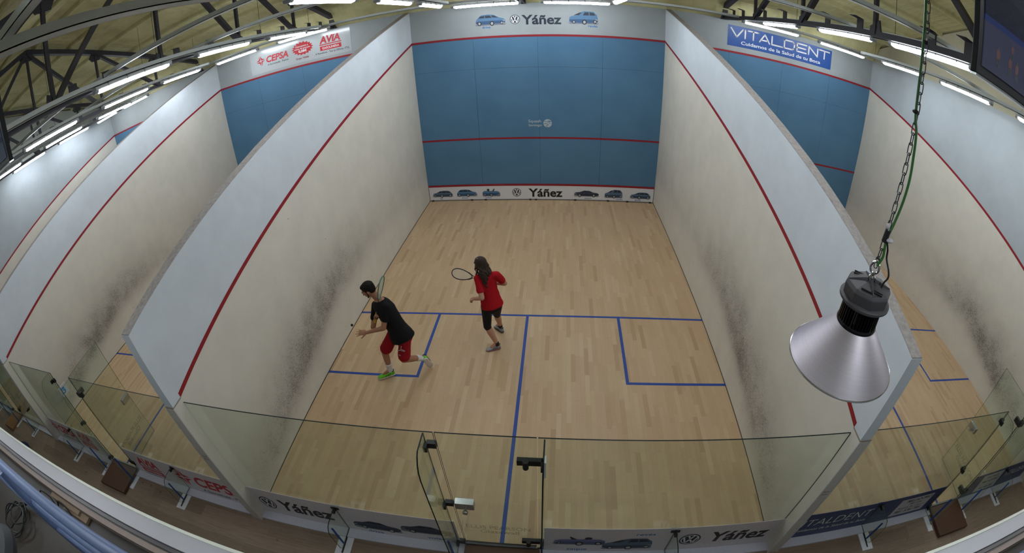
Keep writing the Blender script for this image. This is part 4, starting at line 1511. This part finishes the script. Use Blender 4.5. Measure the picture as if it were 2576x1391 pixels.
def head(mb, c, face, up, s=1.0):
    r, f, u = frame(face, up)
    c = Vector(c)
    B = (r, f, u)
    mb.ball(c+u*.018*s-f*.008*s, .074*s, .094*s, .088*s, B, 18, 12)
    mb.ball(c-u*.035*s+f*.018*s, .058*s, .066*s, .072*s, B, 16, 10)
    mb.ball(c-u*.088*s+f*.052*s, .026*s, .024*s, .020*s, B)
    mb.cap(c-u*.000*s+f*.078*s, c-u*.030*s+f*.100*s, .010*s, .013*s, 8)
    mb.ball(c-u*.034*s+f*.094*s, .017*s, .011*s, .009*s, B, 10, 6)
    mb.cap(c+u*.018*s+f*.076*s-r*.03*s, c+u*.018*s+f*.076*s+r*.03*s, .012*s, .012*s, 8)
    mb.ball(c-u*.060*s+f*.078*s, .022*s, .010*s, .008*s, B, 10, 6)
    mb.ball(c-u*.070*s+f*.074*s, .019*s, .010*s, .007*s, B, 10, 6)
    for sg in (-1, 1):
        mb.ball(c+r*.074*s*sg-f*.004*s-u*.014*s, .010*s, .018*s, .030*s, B, 10, 8)
        mb.ball(c+r*.040*s*sg+f*.060*s-u*.022*s, .022*s, .018*s, .020*s, B, 10, 6)
    return r, f, u

def eyes(c, B, s, par, mat_b):
    r, f, u = B
    c = Vector(c)
    for sg in (-1, 1):
        mb = MB(); mb.cur = 0
        mb.ball(c+r*.030*s*sg+f*.083*s+u*.002*s, .012*s, .008*s, .0075*s, B, 10, 6)
        mb.cur = 1
        mb.ball(c+r*.030*s*sg+f*.0885*s+u*.002*s, .0055*s, .0035*s, .0055*s, B, 8, 6)
        mb.build('eye', [flat('eye white', (214, 208, 202), .3), flat('dark iris', (34, 24, 18), .3)], par, smooth=True)
        mb = MB()
        mb.tube([c+r*.014*s*sg+f*.091*s+u*.020*s, c+r*.032*s*sg+f*.088*s+u*.026*s, c+r*.050*s*sg+f*.074*s+u*.018*s], .0038*s, 6)
        mb.build('eyebrow', mat_b, par, smooth=True)
    MB().tube([c-r*.020*s+f*.083*s-u*.0655*s, c+f*.0895*s-u*.064*s, c+r*.020*s+f*.083*s-u*.0655*s], .0028*s, 6).build('lips', flat('lips', (150, 84, 76), .5), par, smooth=True)

def shoe(par, ankle, toe_dir, up, L, main, trim, sole, label=None):
    """sports shoe: lofted upper, separate sole, collar, laces and side stripes"""
    f = Vector(toe_dir).normalized(); u = Vector(up); u = (u-f*u.dot(f)).normalized(); r = f.cross(u).normalized()
    a = Vector(ankle)-u*.085-f*.055
    def P(x, y, z): return a+f*x+r*y+u*z
    k = L/.28
    sec = [(0, .026, .070), (.03, .034, .085), (.08, .036, .088), (.12, .038, .072), (.16, .043, .058), (.20, .046, .046), (.245, .040, .036), (.275, .022, .026)]
    def loft(name, mat, z0, z1f, grow, par_, n=14):
        vs = []; fs = []
        for x, w, h in sec:
            w += grow
            for i in range(n):
                t = 2*pi*i/n
                c, s = cos(t), sin(t)
                zz = z0+(z1f(h)-z0)*(.5+.5*(abs(s)**.6)*(1 if s > 0 else -1))
                vs.append(P((x+(grow*1.2 if x > .2 else -grow*1.2 if x < .01 else 0))*k, w*k*(abs(c)**.7)*(1 if c > 0 else -1), zz*k))
        m = len(sec)
        for i in range(m-1):
            for j in range(n):
                l = (j+1) % n
                fs.append((i*n+j, i*n+l, (i+1)*n+l, (i+1)*n+j))
        fs += [tuple(range(n)), tuple((m-1)*n+j for j in range(n))[::-1]]
        o = MB().add(vs, fs).build(name, mat, par_, smooth=True)
        md = o.modifiers.new('sub', 'SUBSURF'); md.levels = 1; md.render_levels = 2
        return o
    up_o = loft('shoe', main, .012, lambda h: h, 0, par)
    if label: up_o['label'] = label
    loft('sole', sole, -.004, lambda h: .024, .004, up_o)
    mb = MB()
    mb.tube([P((.045+.040*cos(t))*k, .030*k*sin(t), (.088-.004*cos(t))*k) for t in [2*pi*i/18 for i in range(18)]], .006*k, 8, closed=True)
    mb.build('collar', trim, up_o, smooth=True)
    mb = MB()
    for i in range(5):
        x = .10+.022*i
        z = .080-.0085*i
        mb.tube([P(x*k, -.022*k, z*k*.94), P(x*k, 0, z*k*1.06), P((x+.008)*k, .022*k, z*k*.94)], .0025*k, 6)
    mb.build('laces', trim, up_o, smooth=True)
    mb = MB()
    for sg in (-1, 1):
        for i in range(3):
            x = .09+.03*i
            w = .040+.001*i
            mb.tube([P(x*k, sg*w*k, .020*k), P((x-.008)*k, sg*(w+.001)*k, .040*k), P((x-.020)*k, sg*(w-.006)*k, (.070-.006*i)*k)], .0032*k, 6)
    mb.build('side_stripes', trim, up_o, smooth=True)
    return up_o

def spine(mb, p0, p1, lat0, lat1, prof, fwd):
    """torso from overlapping flattened ellipsoids: prof = (t, half width, half depth, half height)"""
    p0 = Vector(p0); p1 = Vector(p1)
    up = (p1-p0).normalized()
    pp = []
    for (a, b) in zip(prof, prof[1:]):
        for k in range(4):
            pp.append(tuple(x+(y-x)*k/4 for x, y in zip(a, b)))
    pp.append(prof[-1])
    for t, w, d, h in pp:
        l = (Vector(lat0).lerp(Vector(lat1), t)); l = (l-up*l.dot(up)).normalized()
        f = up.cross(l).normalized()
        c = p0.lerp(p1, t)
        mb.ball(c+Vector(fwd)*.0, w, d, h, (l, f, up), 20, 12)

def racket(label, butt, tip, normal, hoop_mat, grip_mat, strings_mat):
    """squash racket: grip, shaft, open throat, oval hoop and string bed"""
    b = Vector(butt); d = (Vector(tip)-b); L = d.length; d.normalize()
    n = Vector(normal); n = (n-d*n.dot(d)).normalized(); r = d.cross(n).normalized()
    t = empty('squash_racket', b, label, 'racket')
    def P(x, y, z=0): return b+d*(x*L)+r*y+n*z
    MB().tube([P(0, 0), P(.01, 0), P(.03, 0), P(.29, 0)], [.012, .018, .0155, .0135], 12).build('grip', grip_mat, t, smooth=True)
    mb = MB()
    mb.tube([P(.28, 0), P(.45, 0)], .008, 10)
    N = 40
    cx, hx, hy = .755, .245, .095
    pts = [P(cx+hx*cos(a), hy*sin(a)*(1+.30*cos(a))) for a in [2*pi*i/N for i in range(N)]]
    mb.tube(pts, .0085, 8, closed=True)
    for s in (-1, 1):
        mb.tube([P(.44, 0), P(.49, s*.022), P(.55, s*.050), P(.60, s*.072)], .006, 8)
    mb.build('frame', hoop_mat, t, smooth=True)
    mb = MB()
    for i in range(-7, 8):
        y = i*.0118
        q = 1-(y/hy)**2
        if q <= .02: continue
        e = hx*math.sqrt(q)
        mb.tube([P(cx-e*.97, y), P(cx+e*.97, y)], .0009, 4)
    for i in range(-13, 14):
        x = i*.018
        q = 1-(x/hx)**2
        if q <= .02: continue
        e = hy*math.sqrt(q)*(1+.14*x/hx)
        mb.tube([P(cx+x, -e*.98), P(cx+x, e*.98)], .0009, 4)
    mb.build('strings', strings_mat, t)
    return t

# ---- man in black shirt and red shorts, lunging to his backhand corner
hipR, hipL = V(-1.815, 2.68, .88), V(-1.605, 2.54, .935)
pel = (hipR+hipL)/2
kneeR, ankR = V(-2.025, 2.585, .55), V(-2.055, 2.63, .125)
kneeL, ankL = V(-1.70, 2.48, .50), V(-1.52, 2.80, .255)
neck = V(-1.945, 2.68, 1.455)
shL, shR = V(-1.800, 2.555, 1.405), V(-2.05, 2.77, 1.275)
elL, wrL = V(-1.865, 2.455, 1.105), V(-2.135, 2.455, 1.02)
elR, wrR = V(-2.115, 2.62, .985), V(-2.005, 2.555, 1.185)
hc = V(-2.055, 2.665, 1.605)
man = empty('person', (-1.95, 2.62, 0), 'man in black t-shirt and red shorts lunging with a racket raised', 'person')
face = V(-.90, -.22, -.42)
mb = MB()
B = head(mb, hc, face, (-.25, 0, 1), 1.0)
mb.cap(neck-V(-.03, 0, .05), hc-B[2]*.03-B[1]*.02, .056, .052, 14)
up = (neck-pel).normalized()
spine(mb, pel, neck, hipL-hipR, shL-shR, [(.04, .140, .095, .10), (.2, .135, .095, .11), (.45, .14, .098, .12), (.7, .155, .105, .12), (.88, .14, .085, .08)], (0, 0, 0))
for s, e, w in ((shL, elL, wrL), (shR, elR, wrR)):
    mb.cap(neck-up*.07, s, .06, .055); mb.cap(s, e, .050, .038); mb.cap(e, w, .039, .026)
for h, k, a in ((hipL, kneeL, ankL), (hipR, kneeR, ankR)):
    mb.cap(h.lerp(k, .2), k, .072, .054); mb.cap(k, k.lerp(a, .35), .054, .053); mb.cap(k.lerp(a, .35), a, .053, .034)
mb.cap(ankR, ankR+V(-.10, -.04, -.07), .034, .03)
mb.cap(ankL, ankL+V(.03, .06, -.10), .034, .03)
hand(mb, wrL+V(-.012, 0, -.003), (-1, -.02, -.04), (.05, .55, -.8), (-.1, -.5, -.9), [.16, .10, .10, .14], .46, 1.12)
gd = (V(-1.80, 2.70, 1.81)-V(-1.99, 2.55, 1.215)).normalized()
# gripping hand: palm beside the handle, fingers wrapped round it
hd = V(-.10, -.25, .9).normalized()
hand(mb, wrR, (V(-1.985, 2.55, 1.26)-wrR), (.9, -.3, 0), (-.1, .3, .9), [1.0, 1.05, 1.1, 1.1], .1)
remeshed(mb, 'body', SKIN, man, .0058, 4)
HAIR = flat('black hair', (26, 22, 20), .75, 0, .25, .2, 200)
eyes(hc, B, 1.0, man, HAIR)
r, f, u = B
mb = MB()
mb.ball(hc+u*.038-f*.022, .083, .098, .082, B, 20, 12)
mb.ball(hc+u*.005-f*.052, .076, .062, .080, B, 16, 10)
mb.ball(hc+u*.078+f*.028, .058, .055, .034, B, 14, 8)
rn = random.Random(11)
for i in range(70):
    a, e = rn.uniform(0, 2*pi), rn.uniform(.25, 1.45)
    q = r*cos(a)*cos(e)*.080+f*(sin(a)*cos(e)*.094-.024)+u*(sin(e)*.082+.036)
    if q.dot(f) > .05 and q.dot(u) < .075: continue
    mb.ball(hc+q, .014, .014, .010, None, 7, 5)
for sg in (-1, 1):
    mb.cap(hc+r*.070*sg+f*.012+u*.015, hc+r*.070*sg+f*.020-u*.030, .011, .008, 8)
remeshed(mb, 'hair', HAIR, man, .006, 2, .4)
# short beard along the jaw
mb = MB()
for sg in (-1, 1):
    mb.cap(hc+r*.056*sg+f*.020-u*.045, hc+r*.026*sg+f*.052-u*.088, .013, .014, 8)
mb.cap(hc+r*.022+f*.056-u*.090, hc-r*.022+f*.056-u*.090, .015, .015, 8)
remeshed(mb, 'beard', flat('stubble', (62, 46, 38), .8), man, .006, 3)
SHIRT = flat('black jersey', (24, 24, 28), .85, 0, .2, .1, 60)
mb = MB()
spine(mb, pel+up*.02, neck, hipL-hipR, shL-shR, [(-.20, .206, .176, .04), (-.08, .206, .170, .08), (.05, .192, .146, .09), (.12, .186, .138, .10), (.3, .182, .134, .12), (.5, .186, .138, .12), (.68, .198, .142, .12), (.84, .184, .114, .085)], (0, 0, 0))
for s, e in ((shL, elL), (shR, elR)):
    d = (e-s)
    mb.cap(neck-up*.085, s, .068, .066); mb.cap(s, s+d*.50, .066, .060)
    mb.cap(s+d*.50, s+d*.56, .062, .061)
o = remeshed(mb, 't_shirt', SHIRT, man, .010, 6)
tx = bpy.data.textures.new('cloth_folds', 'CLOUDS'); tx.noise_scale = .16
md = o.modifiers.new('folds', 'DISPLACE'); md.texture = tx; md.strength = .020; md.mid_level = .5
SHORTS = flat('red shorts cloth', (158, 22, 34), .8, 0, .2, .08, 40)
mb = MB()
spine(mb, pel-up*.03, neck, hipL-hipR, shL-shR, [(-.10, .176, .130, .10), (.04, .168, .122, .07)], (0, 0, 0))
for h, k in ((hipL, kneeL), (hipR, kneeR)):
    e = h.lerp(k, .80)
    mb.cap(h.lerp(k, .16), e, .090, .094); mb.cap(h.lerp(k, .62), h.lerp(k, .84), .096, .097)
o = remeshed(mb, 'shorts', SHORTS, man, .009, 6)
md = o.modifiers.new('folds', 'DISPLACE'); md.texture = tx; md.strength = .018; md.mid_level = .5
# small white print between the shoulders
bk = up.cross((hipL-hipR).normalized()); bk = bk if bk.x > 0 else -bk
def on_cloth(ob, q, depth=.004):
    Mi = Matrix.Translation(man.location)
    ok, co, no, _ = ob.closest_point_on_mesh(Mi.inverted() @ q)
    return Mi @ (co+no*depth), no
bpy.context.view_layer.update()
sh_ob = [k for k in bpy.data.objects if k.parent == man and k.name.startswith('t_shirt')][0]
a0, n0 = on_cloth(sh_ob, neck-up*.13+bk*.30, .013)
sd = n0.cross(up).normalized()
MB().tube([a0-sd*.016, a0+sd*.016], .005, 6).build('collar_print', flat('grey white print', (180, 184, 188), .6), man, smooth=True)
# white printed marks on the shorts leg and the collar back
mb = MB()
c0 = hipL.lerp(kneeL, .45)+V(-.02, -.108, .02)
mb.tube([c0+V(.02, 0, .06), c0+V(.0, -.004, .01), c0+V(.06, -.006, -.02)], .006, 6)
mb.tube([c0+V(-.06, .01, -.03), c0+V(-.01, -.004, -.01), c0+V(.05, -.006, -.03)], .006, 6)
mb.tube([c0+V(-.05, .0, -.10), c0+V(-.03, -.002, -.12)], .006, 6)
mb.build('printed_mark', flat('grey print', (170, 150, 156), .6), man, smooth=True)
SOCK = flat('white sock', (222, 220, 224), .85, 0, .2)
for a, k in ((ankL, kneeL), (ankR, kneeR)):
    mb = MB(); mb.cap(a.lerp(k, .0)-V(0, 0, .02), a.lerp(k, .32), .042, .050, 16)
    mb.tube([a.lerp(k, .27), a.lerp(k, .34)], .053, 16)
    remeshed(mb, 'sock', SOCK, man, .008, 3)
GREEN = flat('bright green shoe', (110, 206, 30), .45); NAVY = flat('navy trim', (18, 32, 50), .5); WSOLE = flat('white and red sole', (226, 216, 210), .5)
shoe(man, ankR+V(.008, .0, -.028), (-.90, -.42, -.02), (0, 0, 1), .29, GREEN, NAVY, WSOLE, 'bright green shoe planted flat')
shoe(man, ankL+V(.012, .02, .0), (.10, .38, -.92), (-.55, .75, .4), .29, GREEN, NAVY, WSOLE, 'bright green shoe pushing off its toe')
racket('squash racket with green frame and yellow grip raised by the man in black', V(-1.99, 2.55, 1.215)-gd*.085, V(-1.805, 2.70, 1.80), (-1.05, .03, .16), flat('green racket frame', (96, 128, 110), .35), flat('yellow grip', (206, 160, 30), .6), flat('pale string', (190, 200, 190), .5))
bl = MB().ball((-2.46, 2.63, 1.005), .0205, .0205, .0205, None, 18, 12)
tag(bl.build('squash_ball', flat('black rubber', (18, 18, 20), .55), smooth=True), 'small black squash ball in the air in front of the lunging man', 'ball')

# ---- woman in red shirt and black leggings, moving away towards the front wall
hipR, hipL = V(-.405, 3.46, .845), V(-.565, 3.41, .835)
pel = (hipR+hipL)/2+V(0, 0, .01)
kneeR, ankR = V(-.455, 3.645, .50), V(-.440, 3.81, .145)
kneeL, ankL = V(-.575, 3.36, .46), V(-.445, 3.345, .13)
neck = V(-.575, 3.49, 1.385)
shL, shR = V(-.660, 3.42, 1.320), V(-.385, 3.50, 1.335)
elL, wrL = V(-.595, 3.27, 1.07), V(-.725, 3.37, .985)
elR, wrR = V(-.285, 3.60, 1.125), V(-.47, 3.70, 1.06)
hc = V(-.622, 3.50, 1.525)
wom = empty('person', (-.5, 3.5, 0), 'woman in red t-shirt and black leggings seen from behind with long curly hair', 'person')
face = V(-.86, .50, -.10)
mb = MB()
B = head(mb, hc, face, (0, 0, 1), .94)
mb.cap(neck-V(-.01, 0, .05), hc-B[2]*.03-B[1]*.02, .048, .045, 14)
up = (neck-pel).normalized()
spine(mb, pel, neck, hipR-hipL, shR-shL, [(-.02, .145, .105, .11), (.2, .12, .09, .11), (.45, .115, .085, .12), (.7, .13, .095, .12), (.88, .12, .08, .08)], (0, 0, 0))
for s, e, w in ((shL, elL, wrL), (shR, elR, wrR)):
    mb.cap(neck-up*.07, s, .05, .046); mb.cap(s, e, .048, .040); mb.cap(e, w, .040, .028)
for h, k, a in ((hipL, kneeL, ankL), (hipR, kneeR, ankR)):
    mb.cap(h, k, .080, .054); mb.cap(k, k.lerp(a, .35), .054, .058); mb.cap(k.lerp(a, .35), a, .058, .034)
mb.cap(ankL, ankL+V(-.08, -.03, -.06), .032, .028); mb.cap(ankR, ankR+V(-.06, .08, -.07), .032, .028)
hand(mb, wrL+V(-.008, .006, -.006), (-.85, .35, -.35), (-.1, .3, -.9), (.2, .9, .2), [.8, .85, .9, .95], .15, 1.0)
gw = V(-1.03, 3.62, 1.275)-V(-.56, 3.73, 1.085)
hand(mb, wrR, V(-.55, 3.735, 1.085)-wrR, (.1, -.75, -.5), (-.8, -.2, .5), [1.0, 1.05, 1.1, 1.1], .1, .9)
remeshed(mb, 'body', SKIN2, wom, .0058, 4)
CURL = flat('dark brown curly hair', (58, 44, 36), .7, 0, .35, .35, 120)
eyes(hc, B, .94, wom, CURL)
r, f, u = B
mb = MB()
mb.ball(hc+u*.034-f*.022, .086, .098, .085, B, 20, 12)
mb.ball(hc-u*.02-f*.052, .084, .066, .095, B, 16, 10)
rn = random.Random(5)
back = -f
for i in range(46):
    a = rn.uniform(-1.25, 1.25)
    q0 = hc+(back*cos(a)+r*sin(a))*.07+u*rn.uniform(-.02, .05)
    end = hc+back*(.10+.03*rn.random())+r*(.075*sin(a))+V(0, 0, -1)*rn.uniform(.22, .36)+V(.02, -.02, 0)
    n = 11
    pts = []
    ph = rn.uniform(0, 6)
    for j in range(n):
        t = j/(n-1)
        p = q0.lerp(end, t)+(back*cos(a)+r*sin(a))*(.035*sin(t*pi))
        p += r*(.012*sin(ph+t*17))+back*(.010*cos(ph+t*17))
        pts.append(p)
    rr = [.016-.008*j/(n-1) for j in range(n)]
    mb.tube(pts, rr, 7)
for sg, L in ((-1, .24), (1, .22)):
    for k in range(5):
        ph = rn.uniform(0, 6)
        q0 = hc+r*(.074*sg)+f*(.03-.015*k)-u*.0
        pts = [q0+V(0, 0, -L*t)+f*(.012*sin(ph+t*14))+r*(sg*.012*cos(ph+t*14)) for t in [j/9 for j in range(10)]]
        mb.tube(pts, [.011-.006*j/9 for j in range(10)], 7)
remeshed(mb, 'hair', CURL, wom, .0065, 1, .3)
mb = MB()
for (x, y, z) in ((-.02, .03, .118), (.02, .035, .114), (-.045, -.01, .108), (.0, -.05, .108), (.04, -.04, .100), (.055, .0, .098)):
    c = hc+r*x+f*y+u*z*1.0
    mb.tube([c-f*.010-u*.002, c+f*.010+u*.002], .0035, 6)
mb.build('hair_clips', flat('pale hair clip', (196, 196, 200), .3, .4), wom, smooth=True)
RED = flat('red jersey', (176, 20, 32), .85, 0, .2, .06, 50)
mb = MB()
spine(mb, pel, neck, hipR-hipL, shR-shL, [(-.05, .182, .144, .05), (.02, .176, .138, .07), (.08, .170, .130, .09), (.2, .160, .120, .10), (.38, .150, .112, .11), (.56, .150, .114, .12), (.72, .158, .114, .11), (.86, .148, .094, .08)], (0, 0, 0))
for s, e in ((shL, elL), (shR, elR)):
    d = (e-s)
    mb.cap(neck-up*.08, s, .060, .060); mb.cap(s, s+d*.55, .060, .058); mb.cap(s+d*.5, s+d*.62, .059, .058)
o = remeshed(mb, 't_shirt', RED, wom, .009, 6)
md = o.modifiers.new('folds', 'DISPLACE'); md.texture = tx; md.strength = .022; md.mid_level = .5
LEG = flat('black leggings', (20, 20, 23), .7, 0, .3, .1, 60)
mb = MB()
spine(mb, pel-up*.02, neck, hipR-hipL, shR-shL, [(-.08, .152, .115, .10), (.05, .140, .104, .07)], (0, 0, 0))
for h, k, a in ((hipL, kneeL, ankL), (hipR, kneeR, ankR)):
    e = k.lerp(a, .06)
    mb.cap(h, k, .092, .064); mb.cap(k, e, .062, .060)
remeshed(mb, 'leggings', LEG, wom, .008, 4)
SH = flat('silver grey shoe', (150, 152, 158), .4); TR = flat('black trim', (28, 28, 34), .5); PS = flat('grey and pink sole', (150, 96, 106), .5)
shoe(wom, ankL+V(.004, 0, -.032), (-.95, -.33, -.05), (0, 0, 1), .255, SH, TR, PS, 'silver grey shoe under the leading foot')
shoe(wom, ankR+V(.010, -.01, -.045), (-.66, .72, -.05), (0, 0, 1), .255, SH, TR, flat('dark sole', (60, 60, 66), .5), 'silver grey shoe under the far foot')
for a, k in ((ankL, kneeL), (ankR, kneeR)):
    mb = MB(); mb.cap(a-V(0, 0, .03), a+V(0, 0, .005), .040, .038, 14)
    remeshed(mb, 'sock', flat('black sock', (26, 26, 30), .85), wom, .008, 2)
gd = gw.normalized()
b0 = V(-.55, 3.735, 1.085)-gd*.06
racket('squash racket with black frame held in front of the woman in red', b0, b0+gd*.66, (.35, -.35, .87), flat('black racket frame', (36, 30, 32), .35), flat('black grip', (24, 24, 26), .7), flat('pale string', (190, 200, 190), .5))
